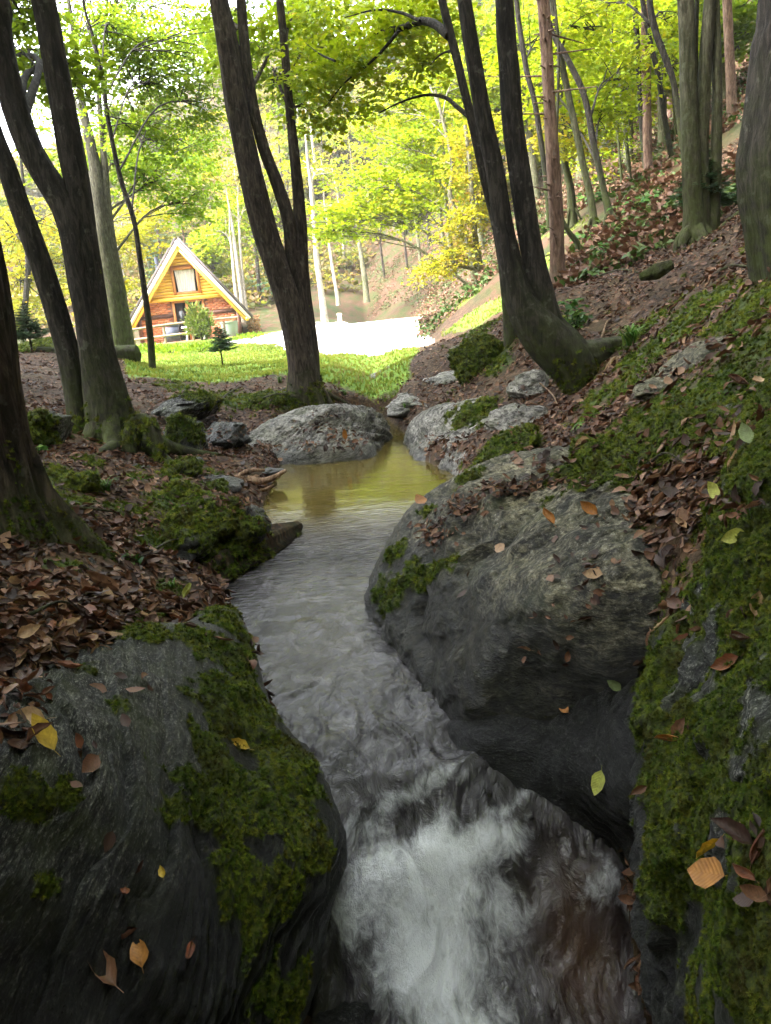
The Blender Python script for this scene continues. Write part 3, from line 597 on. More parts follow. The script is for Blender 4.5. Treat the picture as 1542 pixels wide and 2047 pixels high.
B3 = star_rock('mossy_bank', [T_(1175, 900, 3.25), T_(1195, 965, 3.05), T_(1270, 1030, 2.65), T_(1335, 1075, 2.4), T_(1388, 1170, 2.15), T_(1405, 1270, 1.95), T_(1385, 1400, 1.76), T_(1240, 880, 3.3), T_(1300, 960, 2.8), T_(1400, 1060, 2.25), T_(1365, 1500, 1.62), T_(1368, 1620, 1.52), T_(1385, 1750, 1.42), T_(1405, 1900, 1.32), T_(1412, 2047, 1.22),
     T_(1450, 930, 2.25), T_(1542, 900, 1.95), T_(1450, 1150, 1.88), T_(1542, 1150, 1.6), T_(1450, 1400, 1.52), T_(1542, 1400, 1.33), T_(1450, 1700, 1.24), T_(1542, 1700, 1.10), T_(1450, 1950, 1.14), T_(1542, 2000, 1.0), T_(1330, 920, 2.8), T_(1440, 850, 2.6), T_(1542, 800, 2.3), T_(1250, 870, 3.2),
     (1.6, 3.0, .7), (2.0, 2.0, .8), (1.8, 1.0, .7), (1.2, .5, .6), (.95, .6, -.5), (1.05, 1.6, -.5), (1.35, 2.6, -.1), (.68, 1.1, -.55), (.66, .6, .1)],
     'steep moss covered bank rising from the rapid along the near edge', 'rock_near_bank', 8, .055, 1.4, 53, center=(1.12, 1.55, .28), fol=FOL_B, cat='mossy bank',
     spots=[(1250, 900, 90, 1), (1350, 960, 90, 1), (1450, 900, 100, 1), (1530, 950, 100, 1), (1450, 1080, 90, 1), (1500, 1200, 100, 1), (1430, 1250, 70, .6), (1350, 1500, 90, 1), (1450, 1450, 110, 1), (1500, 1600, 120, 1), (1400, 1650, 110, 1), (1350, 1800, 90, .9), (1450, 1850, 130, .9), (1530, 1950, 120, .9), (1530, 1780, 100, .9), (1390, 1950, 80, .8), (1540, 1350, 90, 1), (1300, 1550, 60, 1), (1400, 1370, 60, .8), (1220, 960, 40, 1)])
B4 = star_rock('slab_rock', [A(560, 928, 0), A(600, 930, 0), A(650, 926, 0), A(700, 922, 0), A(745, 915, 0), A(778, 882, 0), A(768, 850, .08), T_(740, 818, 8.5), T_(690, 812, 8.4), T_(640, 815, 8.2), T_(600, 830, 8.0), T_(550, 865, 7.7), T_(505, 905, 7.45), A(470, 940, 0), A(650, 870, .24), A(700, 860, .25), A(600, 890, .15), A(740, 870, .14), A(560, 890, .14),
     (-.9, 8.9, .1), (-.2, 9.2, 0), (-.6, 8, -.3), (-1.5, 8.2, 0)], 'low pale rock slab with scattered leaves at the head of the pool', 'rock_pale', 7, .040, 1.2, 71, center=(-.6, 8.0, .02), fol=unit0((-.55, .45, .70)))
B5 = star_rock('boulder', [A(822, 905, 0), A(845, 922, 0), A(880, 938, 0), A(931, 962, 0), T_(812, 870, 7.9), T_(835, 835, 8.2), T_(890, 812, 7.8), T_(950, 800, 7.5), T_(1010, 820, 6.8), T_(1040, 870, 6.0), T_(1010, 930, 5.6), T_(955, 945, 5.8), T_(900, 870, 6.75), T_(960, 870, 6.4), T_(860, 880, 7.2),
     (1.8, 7, .3), (1.3, 8.2, .2), (1.0, 6.5, -.4), (1.6, 5.8, .2)], 'water worn pale grey rock on the far side of the pool with a dark hollow', 'rock_pale', 7, .06, 1.0, 83, center=(1.05, 6.75, .15), spots=[(950, 825, 45, 1), (990, 810, 35, .9), (900, 830, 20, .6), (925, 850, 25, .7)])
SR = 'rocks beside the pool'
pl(770, 757, 11.0, 58, 22, 'flat_rock', 'flat white bare rock at the edge of the grass', 'rock_pale', .5, 6, 3, tilt=-.25)
pl(970, 735, 8.2, 62, 62, 'mossy_rock', 'tall knob of rock under bright green moss beside the forked tree', 'rock', .35, 6, 5, spots=[(970, 700, 60, 1), (930, 730, 40, 1), (1000, 720, 40, 1), (960, 760, 35, .8)])
pl(1065, 775, 6.6, 48, 34, 'grey_rock', 'rough blue grey rock right under the forked tree', 'rock_pale', .25, 6, 7)
pl(1030, 850, 6.1, 55, 45, 'grey_rock', 'smooth grey rock between the pool bank and the forked tree', 'rock_pale', .3, 6, 8, rot=.4)
pl(1015, 905, 5.0, 75, 32, 'mossy_rock', 'moss cushion rock lying just behind the huge boulder', 'rock', .3, 6, 9, tilt=-.45, spots=[(1010, 890, 80, 1), (960, 925, 45, 1), (1060, 880, 40, .8)])
pl(850, 805, 9.3, 85, 24, 'flat_rock', 'low grey rock strewn with leaves above the narrow head of the pool', 'rock_pale', .6, 6, 12)
pl(880, 770, 9.6, 60, 22, 'flat_rock', 'brownish low rock between the white rock and the mossy knob', 'rock_pale', .4, 6, 13, tilt=-.3)
pl(380, 812, 8.0, 60, 26, 'mossy_rock', 'dark mossy block of rock on the left bank in front of the grass', 'rock_dark', .35, 6, 14, spots=[(380, 780, 60, 1), (350, 775, 40, 1), (410, 790, 40, .9)])
pl(372, 880, 6.8, 42, 52, 'mossy_rock', 'mossy rock with a black crevice beside the arched root', 'rock_dark', .3, 6, 15, spots=[(360, 850, 45, 1), (350, 880, 35, .8)])
pl(545, 815, 8.9, 75, 30, 'mossy_rock', 'mossy leaf strewn rock at the foot of the three stemmed tree', 'rock_dark', .4, 6, 16, spots=[(560, 800, 50, .9), (520, 800, 40, .8)])
pl(450, 880, 7.4, 55, 40, 'dark_rock', 'leaf littered dark rock left of the pale slab', 'rock_dark', .35, 6, 17)
pl(80, 865, 5.2, 52, 45, 'mossy_rock', 'mossy rock behind the furrowed trunk', 'rock_dark', .3, 6, 18, spots=[(80, 845, 55, 1), (60, 880, 40, .8), (110, 870, 30, .8)])
pl(400, 1075, 4.4, 105, 68, 'mossy_rock', 'broad mossy hump on the left bank above the rotten log', 'rock_dark', .35, 6, 19, spots=[(400, 1050, 90, 1), (330, 1080, 60, .9), (470, 1080, 60, 1), (420, 1110, 60, .9)])
pl(420, 985, 5.6, 70, 40, 'mossy_rock', 'mossy stone between the grass tuft and the driftwood', 'rock_dark', .3, 6, 20, spots=[(400, 970, 50, 1), (440, 990, 40, .9)])
pl(280, 960, 5.2, 26, 26, 'mossy_rock', 'small round stone under a moss cap beside the grass tuft', 'rock_dark', None, 5, 22, spots=[(280, 945, 30, 1)])
pl(100, 1215, 2.9, 50, 26, 'grey_rock', 'small green grey stone half buried in brown leaves', 'rock', .12, 5, 24, spots=[(120, 1200, 20, .5)])
pl(120, 1150, 2.9, 75, 30, 'mossy_rock', 'low moss cushion among brown leaves beside the furrowed trunk', 'rock_dark', .16, 6, 25, spots=[(130, 1135, 75, 1), (80, 1150, 40, .9)])
for u, v, t, ru, rv, lab in [(345, 1010, 4.9, 60, 34, 'mossy ledge stone right of the left bank grass tuft'), (255, 1035, 4.4, 46, 26, 'low mossy stone just below the left bank grass tuft'), (150, 985, 4.3, 56, 34, 'mossy stone at the foot of the furrowed trunk beside the litter'), (365, 945, 5.6, 40, 26, 'mossy stone below the crevice rock on the left bank'), (470, 1035, 4.9, 58, 30, 'mossy ledge stone just left of the driftwood'), (330, 1140, 3.9, 56, 26, 'mossy stone between the rotten log and the rosette leaf')]:
    pl(u, v, t, ru, rv, 'mossy_rock', lab, 'rock_dark', .22, 6, int(u), spots=[(u, v - rv * .6, ru * 1.0, 1), (u + ru * .5, v, ru * .6, .9), (u - ru * .5, v, ru * .6, .8)])
pl(445, 945, 6.7, 45, 16, 'wet_stone', 'wet white stones splashed by the trickle beside the pool', 'rock_pale', .2, 6, 26)
pl(545, 945, 6.4, 28, 10, 'wet_stone', 'dark wet stone poking out of the pool in front of the slab', 'rock_wet', .1, 5, 27)
pl(1410, 715, 3.7, 95, 24, 'grey_rock', 'bare grey rock strip showing through the moss slope', 'rock', .25, 6, 28, tilt=-.42)
pl(1330, 770, 3.6, 75, 18, 'grey_rock', 'flat grey rock strip under leaves below the moss slope', 'rock', .2, 6, 29, tilt=-.3)
pl(90, 700, 13, 70, 20, 'mossy_rock', 'low mossy rock left of the leaning trunks on the leaf slope', 'rock_dark', .5, 5, 30, spots=[(80, 690, 60, 1)])
pl(590, 780, 10, 40, 16, 'grey_rock', 'stone at the grass edge left of the three stemmed tree', 'rock', .3, 5, 31)
pl(680, 775, 10.4, 30, 16, 'mossy_rock', 'layered mossy stone between the three stemmed tree and the white rock', 'rock', .3, 5, 32, spots=[(680, 770, 30, .8)])
pl(1420, 1300, 1.95, 45, 50, 'grey_rock', 'bare grey stone set in the side of the mossy bank', 'rock_dark', .10, 5, 33)
pl(690, 2040, 1.95, 60, 16, 'dark_rock', 'dark stone at the bottom edge of the rapid', 'rock_wet', .1, 5, 34)

# ray hits on the near ground and the rocks
def make_bvh():
    vs, fs, n = [], [], 0
    for v, f in NEAR: vs.append(v); fs.append(f + n); n += len(v)
    V = np.vstack(vs); Fc = np.vstack(fs)
    used = np.unique(Fc); mp = np.zeros(len(V), int); mp[used] = np.arange(len(used))
    return BVHTree.FromPolygons(V[used].tolist(), mp[Fc].tolist())
BV = make_bvh()
def hit(u, v):
    d = Vector(ray(u, v)).normalized(); p, n, i, _ = BV.ray_cast(Vector(EYE), d)
    if p is None:
        p = hit_ground(u, v); return np.array(p), np.array([0, 0, 1.])
    if n.dot(d) > 0: n = -n
    return np.array(p), np.array(n)
for d in ROCKS['all']:
    if d['spots']:
        d['S'] = []
        for u, v, rp, s in d['spots']:
            p, n = hit(u, v); k = np.argmin(np.sum((d['P'] - p) ** 2, 1)); p = d['P'][k]
            d['S'].append((p, np.full(3, rp * depth(p) / FPX * 1.15), s))
        w = spots_w(d['P'], d['S'])
        if d is B3: w = np.maximum(w, .66 * sm(-.1, .25, d['P'][:, 2])) - .20 * sm(.15, .5, fbm(d['P'] * 4.2, 3, 511)); w = w * (1 - .75 * np.exp(-np.sum(((d['P'] - hit(1415, 1300)[0]) / [.09, .12, .12]) ** 2, 1)))
        w = w * np.clip(.75 + .5 * (d['N'][:, 2] + .35), .55, 1.05)
        w = w + fbm(d['P'] * 8, 3, 501) * .30 * (w > .05) + fbm(d['P'] * 26, 2, 502) * .13 * (w > .05)
        lift = np.clip(w - .3, 0, 1) * (fbm(d['P'] * 14, 3, 505) * .022 + .012) * np.clip(depth(d['P']) / 2, .6, 2)
        d['P'] = d['P'] + d['N'] * lift[:, None]; d['o'].data.vertices.foreach_set('co', (d['P'] - d['c']).astype(np.float32).ravel())
        d['w'] = w; d['o'].data.attributes['moss'].data.foreach_set('value', w.astype(np.float32))
#%%STAGE trees
# ------------------------------------------------------------------ trees
def leaf_arrays(C, N, D, size, wid=.36, fold=.12):
    """two folded triangles per leaf"""
    S = np.cross(N, D); L = size[:, None]
    v = np.stack([C, C + D * L * .5 + S * L * wid + N * L * fold, C + D * L - N * L * .1, C + D * L * .5 - S * L * wid + N * L * fold], 1)
    n = len(C); b = np.arange(n)[:, None] * 4
    f = np.concatenate([b + [[0, 1, 2]], b + [[0, 2, 3]]])
    return v.reshape(-1, 3), f
def unit(a): return a / (np.linalg.norm(a, axis=-1, keepdims=True) + 1e-9)
def sprays(centers, rad, nper, size, rng, tilt=.33, droop=.25):
    size = size * 1.15
    """flat layered sprays of leaves, as beech and hornbeam carry them"""
    n = len(centers); k = n * nper
    c = np.repeat(centers, nper, 0); rd = np.repeat(np.broadcast_to(rad, (n,)), nper)
    sn = unit(np.stack([rng.normal(0, .28, n), rng.normal(0, .28, n), np.ones(n)], 1)); sn = np.repeat(sn, nper, 0)
    a = rng.random(k) * 2 * math.pi; q = np.sqrt(rng.random(k)) * rd
    ex = unit(np.cross(sn, np.array([0, 1., 0]))); ey = np.cross(sn, ex)
    stretch = np.repeat(rng.uniform(.45, 1.0, n), nper)
    P = c + ex * (np.cos(a) * q)[:, None] + ey * (np.sin(a) * q * stretch)[:, None] + sn * rng.normal(0, .06, k)[:, None] * rd[:, None]
    P[:, 2] -= droop * q * q / np.maximum(rd, .05)
    N = unit(sn + rng.normal(0, tilt, (k, 3)))
    D = unit(ex * np.cos(a)[:, None] + ey * np.sin(a)[:, None] + rng.normal(0, .6, (k, 3))); D = unit(D - N * np.sum(D * N, 1)[:, None])
    sz = size * rng.uniform(.65, 1.3, k)
    return leaf_arrays(P, N, D, sz)
class Crown:
    def __init__(s): s.v = []; s.f = []; s.r = []; s.n = 0
    def add(s, v, f, r):
        s.v.append(v); s.f.append(f + s.n); s.n += len(v); s.r.append(r)
    def build(s, name, mat, parent):
        v = np.vstack(s.v) - np.array(parent.location)
        return link(name, mesh_np(name, v, np.vstack(s.f), False, {'rnd': np.concatenate(s.r)}), M[mat], parent)
def bark_disp(seed, amp, kk=5):
    def fn(th, k, P):
        q = np.stack([np.cos(th) * kk + 0 * k, np.sin(th) * kk + 0 * k, P[:, 2][:, None] * 2.2 + 0 * th], -1).reshape(-1, 3)
        return 1 + (fbm(q * .35, 2, seed).reshape(len(P), -1)) * .16 + (fbm(q, 4, seed + 3).reshape(len(P), -1)) * amp
    return fn
NTREE = [0]
def stem_path(pts, Y, ext=0.0, toward=None, sink=.25):
    W3 = np.array([np.append(at_y(u, v, Y), (.92 if 5 < Y < 9.5 and w > 15 else 1) * w * depth(at_y(u, v, Y)) / FPX / 2) for u, v, w in pts])
    b = W3[0].copy(); b[2] -= sink; b[3] *= 1.15
    W3 = np.vstack([b, W3])
    if ext:
        d = W3[-1, :3] - W3[-2, :3]; d = d / np.linalg.norm(d); d[:2] *= .6; d = d / np.linalg.norm(d)
        r = W3[-1, 3]; p = W3[-1, :3].copy(); rg = np.random.default_rng(int(pts[0][0] * 7 + pts[0][1]))
        for q in (.25, .5, .75, 1.0):
            p = p + (d + np.append(rg.normal(0, .07, 2), 0)) * ext * .25
            if toward is not None: p[:2] += np.array(toward) * ext * .05
            W3 = np.vstack([W3, np.append(p, r * (1 - .85 * q))])
    return W3
ALLB = dict(leaf_green='green', leaf_lime='lime', leaf_yellow='yellow')
def tree(name, label, stems, Y, mat='bark', ext=0, blobs=(), pal='leaf_green', lsize=.08, over=None, group=None, seg=14, bark=.05, cat='tree', limbs=True, toward=None, mossy=None, srad=(.3, .55), nper=46):
    NTREE[0] += 1; rng = np.random.default_rng(100 + NTREE[0])
    P0 = stem_path(stems[0], Y, ext, toward); root = P0[1, :3].copy()
    o = empty(name, root, label, cat, group)
    paths = []
    for k, st in enumerate(stems):
        W3 = stem_path(st, Y + (k * .03), ext, toward); paths.append(W3)
        L = np.sum(np.linalg.norm(np.diff(W3[:, :3], axis=0), axis=1)); rmean = W3[1, 3]
        n = int(np.clip(L / max(.5 * rmean, .02), 14, 170 if depth(root) < 12 else 50))
        Cc = crom(W3, n)
        v, f = tube(Cc[:, :3], np.maximum(Cc[:, 3], .004), seg, bark_disp(NTREE[0] * 5 + k, bark))
        link('trunk', mesh_np('trunk', v - root, f), M[mat], o)
    cr = {}; mb = MB(); t = depth(root)
    for bl in blobs:
        u, v, dt, ru, rv, n = bl[:6]; n = int(n * (1.9 if pal == 'leaf_lime' and limbs else 1.15 if not limbs else 2.5)); pl_ = bl[6] if len(bl) > 6 else pal
        c = at_t(u, v, t + dt); tt = t + dt; a = ru * tt / FPX; b = rv * tt / FPX
        q = unit(rng.normal(size=(n, 3))) * (rng.random(n) ** .4)[:, None]
        ce = c + q * np.array([a, max(.5, (a + b) * .4), b])
        vv, ff = sprays(ce, rng.uniform(*srad, n) * max(1, tt / 16), nper, lsize * max(1, (tt / 18) ** .9), rng)
        base = np.repeat(np.clip(rng.normal(.45, .16, n), 0, 1), nper); r = np.clip(base + rng.normal(0, .14, len(base)), 0, 1)
        cr.setdefault(pl_, Crown()).add(vv, ff, np.repeat(r, 4))
        if limbs:
            W3 = paths[np.argmin([np.min(np.linalg.norm(w[:, :3] - c, axis=1)) for w in paths])]; Cc = crom(W3, 40)
            dd = np.linalg.norm(Cc[:, :2] - c[:2], axis=1) * .7 + np.abs(Cc[:, 2] - (c[2] - .5 * np.linalg.norm(Cc[:, :2] - c[:2], axis=1))); s = Cc[np.argmin(dd)]
            md = (s[:3] + c) / 2 + np.array([0, 0, .12 * np.linalg.norm(c - s[:3])]) + rng.normal(0, .08, 3)
            lp = crom(np.array([s[:3], md, c, c + (c - md) * .4]), 12); r0 = min(s[3] * .45, .05)
            mb.tube(lp, np.linspace(r0, .008, 12), 6, False)
            for e in ce[:: 2 if n > 14 else 1]:
                k = rng.integers(4, 12); pm = (lp[k] + e) / 2 + np.array([0, 0, .06])
                mb.tube(crom(np.array([lp[k], pm, e]), 6), np.linspace(.011, .004, 6) * max(1, tt / 14), 4, False)
    if over:
        for (x, y, z, a, b, n, s) in over:
            c = np.array([x, y, z]); q = unit(rng.normal(size=(n, 3))) * (rng.random(n) ** .35)[:, None]
            vv, ff = sprays(c + q * np.array([a, a, b]), rng.uniform(.5, .9, n), 40, s, rng)
            cr.setdefault(pal, Crown()).add(vv, ff, np.repeat(np.clip(rng.normal(.45, .2, n * 40), 0, 1), 4))
            W3 = paths[0]; k = -2; lp = crom(np.array([W3[-2, :3], (W3[-2, :3] + c) / 2 + [0, 0, .3], c]), 10)
            mb.tube(lp, np.linspace(max(.03, W3[-2, 3] * .6), .015, 10), 6, False)
    if mb.n: 
        me = mb.mesh('branches', True); me.vertices.foreach_set('co', (np.vstack(mb.v) - root).astype(np.float32).ravel()); link('branches', me, M[mat], o)['kind'] = 'stuff'
    for k, c in cr.items(): c.build('crown', k, o)
    return o, paths
def ovr(u, v, Y, h, a=2.6, b=1.4, n=70, s=.17, dx=0, dy=0):
    """a high crown above the frame, over the top of the stem"""
    p = at_y(u, v, Y); return [(p[0] + dx, Y + dy, h, a, b, n, s), (p[0] + dx * .5 + .8, Y + dy + .8, h + 1.6, a * .8, b, int(n * .6), s)]

BT = 'dark trunked forest trees'
# the near left trunk, mostly outside the frame
tree('tree', 'dark trunk with deep furrowed bark and flaring root at the left picture edge', [[(20, 1180, 420), (-5, 1040, 260), (-30, 930, 200), (-42, 800, 172), (-50, 690, 164), (-62, 560, 150), (-90, 400, 140)]], 3.0, 'bark_rough', 9, over=[(-3.2, 2.6, 8.5, 2.4, 1.3, 90, .17), (-2.2, 4.2, 10, 2.2, 1.2, 60, .17)], seg=72, bark=.13)
# leaning twin of the left bank
tree('tree', 'dark tree with thick twin trunks leaning left over the leaf covered bank', [[(235, 905, 150), (222, 850, 112), (207, 770, 88), (192, 690, 74), (176, 600, 66), (160, 505, 66), (128, 410, 60), (62, 300, 56), (18, 160, 54), (0, 60, 50), (-20, -60, 46)],
     [(225, 880, 100), (215, 790, 74), (195, 650, 58), (176, 520, 56), (160, 400, 54), (142, 290, 54), (122, 180, 50), (104, 90, 48), (86, 0, 46), (70, -70, 44)],
     [(175, 880, 70), (160, 820, 52), (140, 720, 46), (113, 620, 46), (80, 520, 46), (45, 425, 44), (8, 320, 42), (-35, 200, 40)]], 6.3, 'bark', 7, over=[(-4.6, 5.2, 8.5, 2.4, 1.2, 90, .17), (-3.0, 7.0, 10.5, 2.4, 1.3, 80, .17), (-5, 8, 8, 2, 1.2, 60, .17)], seg=28, bark=.05, toward=(-.3, 0),
     blobs=[(30, 110, 1, 60, 60, 6), (40, 20, 2, 70, 40, 8), (150, 150, 1.0, 50, 60, 5)], lsize=.07, srad=(.2, .35))
# three stems beside the pool
tree('tree', 'brown three stemmed tree with a hollow scar at its base beside the pool', [[(612, 800, 88), (607, 740, 68), (597, 680, 62), (580, 610, 58), (553, 530, 56), (528, 460, 54), (505, 370, 52), (482, 260, 48), (465, 150, 46), (450, 60, 42), (438, 0, 40), (428, -60, 38)],
     [(620, 790, 40), (616, 720, 34), (607, 640, 32), (598, 580, 32), (585, 510, 30), (578, 440, 29), (556, 370, 27), (530, 300, 25), (508, 220, 24), (492, 120, 23), (482, 0, 21), (478, -50, 20)],
     [(628, 785, 34), (620, 700, 32), (610, 620, 30), (603, 540, 28), (602, 460, 27), (598, 400, 24), (588, 300, 21), (578, 200, 18), (569, 90, 17), (560, 0, 16), (556, -60, 15)]], 9.1, 'bark_brown', 6, seg=30, bark=.055,
     blobs=[(470, 60, -.3, 60, 60, 7), (600, 40, .4, 70, 45, 9), (520, 110, .6, 60, 40, 5), (560, 170, .5, 60, 30, 5), (650, 110, .4, 60, 40, 6), (600, 210, 1, 50, 30, 4)], lsize=.065, srad=(.2, .4), nper=40)
# forked tree with a bent foot on the right bank
tree('tree', 'forked dark tree with a bent mossy foot growing out of the right bank', [[(1162, 822, 28), (1166, 780, 70), (1144, 728, 98), (1092, 672, 98), (1050, 615, 72), (1030, 560, 52), (1015, 490, 44), (1004, 430, 41), (990, 340, 40), (964, 220, 36), (944, 100, 33), (928, 0, 30), (918, -60, 29)],
     [(1160, 805, 36), (1156, 748, 62), (1122, 695, 72), (1094, 640, 64), (1076, 560, 52), (1062, 490, 46), (1052, 430, 44), (1040, 350, 45), (1026, 250, 43), (1018, 140, 41), (1010, 40, 39), (1005, -60, 37)],
     [(1250, 690, 26), (1215, 696, 50), (1172, 712, 76), (1124, 705, 84), (1088, 660, 60)]], 6.1, 'bark', 0, seg=34, bark=.07)
_t6, _p6 = tree('tree', 'slender dark tree with a long leafy limb reaching left, behind the forked tree', [[(1020, 665, 30), (1014, 600, 26), (1004, 520, 22), (990, 440, 21), (968, 350, 20), (950, 270, 19), (930, 190, 18), (914, 120, 17), (900, 65, 17), (884, 0, 15), (876, -50, 14)]], 8.0, 'bark', 4,
     blobs=[(720, 110, -.2, 90, 40, 16), (650, 150, .3, 80, 40, 14), (790, 60, 0, 90, 40, 18), (610, 90, .6, 60, 50, 9), (860, 130, .6, 60, 60, 12), (640, 230, .5, 50, 35, 8), (740, 190, .8, 70, 40, 11), (560, 60, .8, 50, 40, 6), (900, 30, .5, 60, 40, 9), (690, 30, .8, 90, 30, 14), (830, 20, .5, 80, 30, 10)], pal='leaf_lime', lsize=.062, srad=(.18, .36), nper=44, limbs=False)
mb = MB()
for pts, r_ in (([(898, 72), (868, 48), (840, 42), (800, 58), (760, 62), (715, 92), (670, 122), (600, 145), (540, 160)], .045), ([(800, 58), (770, 95), (735, 130), (690, 165), (650, 215)], .018), ([(840, 42), (800, 25), (750, 20), (690, 35)], .018), ([(940, 235), (915, 215), (890, 195), (850, 190), (800, 205), (760, 225)], .026), ([(670, 122), (640, 108), (610, 85)], .012), ([(905, 100), (880, 110), (860, 130)], .014)):
    P = crom(np.array([at_y(u, v, 8.0 + .25 * k) for k, (u, v) in enumerate(pts)]), 26); mb.tube(P - np.array(_t6.location), np.linspace(r_, r_ * .25, 26), 7, False)
o = link('branches', mb.mesh('branches', True), M['bark'], _t6); o['kind'] = 'stuff'
tree('spruce_tree', 'straight reddish spruce trunk with short dead stubs, right of the forked tree', [[(1118, 575, 44), (1114, 530, 30), (1112, 440, 27), (1106, 340, 26), (1100, 230, 25), (1094, 120, 25), (1086, 10, 25), (1082, -60, 24)]], 10.2, 'bark_spruce', 8, pal='needle', seg=20, bark=.03)
_sp = [x for x in COL.objects if x.get('category') == 'spruce tree' or x.name.startswith('spruce_tree')][-1]; rg = np.random.default_rng(21); mb = MB(); Cc = crom(stem_path([(1118, 575, 44), (1114, 530, 30), (1112, 440, 27), (1106, 340, 26), (1100, 230, 25), (1094, 120, 25), (1086, 10, 25)], 10.2), 60)
for q in range(46):
    c = Cc[rg.integers(10, 58)]; a = rg.random() * 6.283; d = np.array([math.cos(a), math.sin(a), rg.uniform(-.2, .25)]); L = rg.uniform(.04, .16) if q % 5 else rg.uniform(.3, .7); mb.tube([c[:3] + d * c[3] * .8 - np.array(_sp.location), c[:3] + d * (c[3] + L) - np.array(_sp.location)], [.013, .006], 5)
for q in range(5): pass
o = link('branch_stub', mb.mesh('branch_stub', True), M['bark_spruce'], _sp); o['kind'] = 'stuff'
# thin dark sapling in front of the cabin
tree('sapling', 'thin crooked dark sapling standing left of the cabin', [[(305, 738, 15), (300, 670, 13), (290, 590, 12), (281, 520, 11), (268, 440, 10), (245, 370, 10), (228, 300, 9), (215, 230, 9), (203, 150, 8), (188, 80, 7), (170, 20, 6), (164, -30, 5)]], 11.6, 'bark', 0, seg=8,
     blobs=[(240, 80, 1.0, 110, 60, 14), (300, 170, 1.5, 110, 70, 16), (180, 60, .6, 80, 60, 9), (360, 90, 1.6, 110, 70, 14), (250, 250, 1.2, 90, 50, 9), (330, 280, 2, 110, 50, 12), (400, 200, 2, 60, 70, 8)], lsize=.07, srad=(.25, .45))
tree('tree', 'clump of grey green mossy trunks left of the cabin', [[(238, 705, 38), (228, 620, 34), (215, 540, 32), (205, 470, 30), (198, 400, 28), (192, 340, 24), (180, 280, 20)], [(250, 700, 22), (238, 600, 18), (222, 500, 15), (214, 420, 14), (210, 330, 12)], [(262, 700, 18), (246, 590, 14), (226, 480, 12), (214, 380, 12), (206, 300, 11), (212, 240, 8)]], 16.2, 'bark_mossy', 3, seg=14,
     blobs=[(320, 350, .5, 120, 50, 16), (230, 330, 0, 90, 50, 10), (130, 300, 1, 90, 60, 9), (380, 400, 1, 80, 40, 9), (340, 120, 2, 120, 80, 16), (120, 200, 2, 100, 70, 10), (250, 20, 2, 160, 50, 16), (400, 300, 2, 60, 60, 8), (420, 40, 2, 80, 50, 8)], lsize=.085)
tree('tree', 'yellow leaved slender tree behind the leaning twin trunks', [[(45, 700, 14), (50, 620, 12), (56, 540, 11), (52, 460, 9), (48, 380, 7), (40, 300, 5)]], 25, 'bark', 0, seg=8, pal='leaf_yellow',
     blobs=[(40, 560, 0, 70, 60, 14), (30, 470, 0, 60, 70, 10), (130, 520, 1, 60, 80, 12), (90, 440, 1, 60, 60, 8), (10, 620, 2, 40, 40, 6)], lsize=.08)
tree('tree', 'lime and yellow leaved tree between the clump of trunks and the cabin', [[(185, 690, 12), (190, 600, 10), (192, 520, 9), (196, 450, 7)]], 24, 'bark_grey', 0, seg=8, pal='leaf_yellow',
     blobs=[(250, 480, 0, 70, 40, 10), (200, 580, 0, 50, 40, 8), (290, 420, 1, 70, 40, 8), (180, 500, 0, 40, 60, 8), (400, 330, 3, 70, 40, 6), (420, 260, 3, 60, 40, 5)], lsize=.08)
# middle distance, right of the clearing
LY = 'leaf_lime'
tree('tree', 'spreading lime green beech at the edge of the gravel, in front of the hillside', [[(950, 560, 14), (938, 500, 12), (915, 440, 11), (900, 390, 9), (905, 330, 8), (890, 260, 7), (870, 180, 6)]], 21, 'bark_grey', 0, seg=10, pal=LY,
     blobs=[(820, 300, 0, 110, 60, 22), (760, 380, -.5, 100, 50, 20), (700, 430, -.8, 80, 40, 14), (660, 460, -1, 50, 30, 6), (880, 250, .5, 90, 60, 18), (870, 360, 0, 90, 50, 16), (850, 180, 1, 100, 60, 18), (800, 430, -.5, 80, 30, 9), (930, 170, 1, 70, 60, 12), (780, 230, .5, 90, 40, 12)], lsize=.095)
tree('tree', 'slim yellow leaved tree beside the forked tree at the foot of the slope', [[(958, 520, 12), (950, 470, 10), (945, 400, 9), (940, 330, 8), (930, 250, 6)]], 20, 'bark_grey', 0, seg=8, pal='leaf_yellow',
     blobs=[(935, 330, -.3, 40, 60, 12), (920, 440, -.3, 40, 50, 9), (950, 260, 0, 50, 50, 10), (900, 520, -.3, 40, 30, 6), (880, 540, 0, 40, 20, 4), (960, 400, 0, 25, 50, 6)], lsize=.08)
for lab, st, Y in [('pale bare trunk at the far edge of the gravel beside the white post', [(650, 635, 16), (642, 580, 12), (634, 520, 10), (628, 450, 9), (622, 370, 8)], 36),
                   ('thin dark trunk just right of the pale bare trunk', [(676, 600, 8), (668, 550, 7), (660, 500, 6), (655, 440, 5)], 38),
                   ('dark trunk with a forked foot in the middle of the brown hillside', [(733, 594, 12), (727, 540, 10), (718, 480, 8), (712, 410, 6)], 38),
                   ('slim upright trunk on the hillside left of the lime beech', [(846, 560, 7), (838, 500, 6), (830, 440, 5), (826, 390, 4)], 36),
                   ('thin leaning trunk low on the slope under the lime beech', [(890, 505, 9), (884, 460, 8), (880, 410, 6)], 34),
                   ('narrow brown trunk under the yellow leaved tree', [(908, 535, 9), (900, 480, 8), (893, 420, 7), (890, 350, 6)], 24)]:
    tree('tree', lab, [st], Y, 'bark_pale' if 'pale' in lab else 'bark_grey', 3, seg=8, pal=LY, blobs=[(st[-1][0] + 10, st[-1][1] - 30, 0, 50, 40, 5)], lsize=.09, group='slim trunks on the brown hillside')
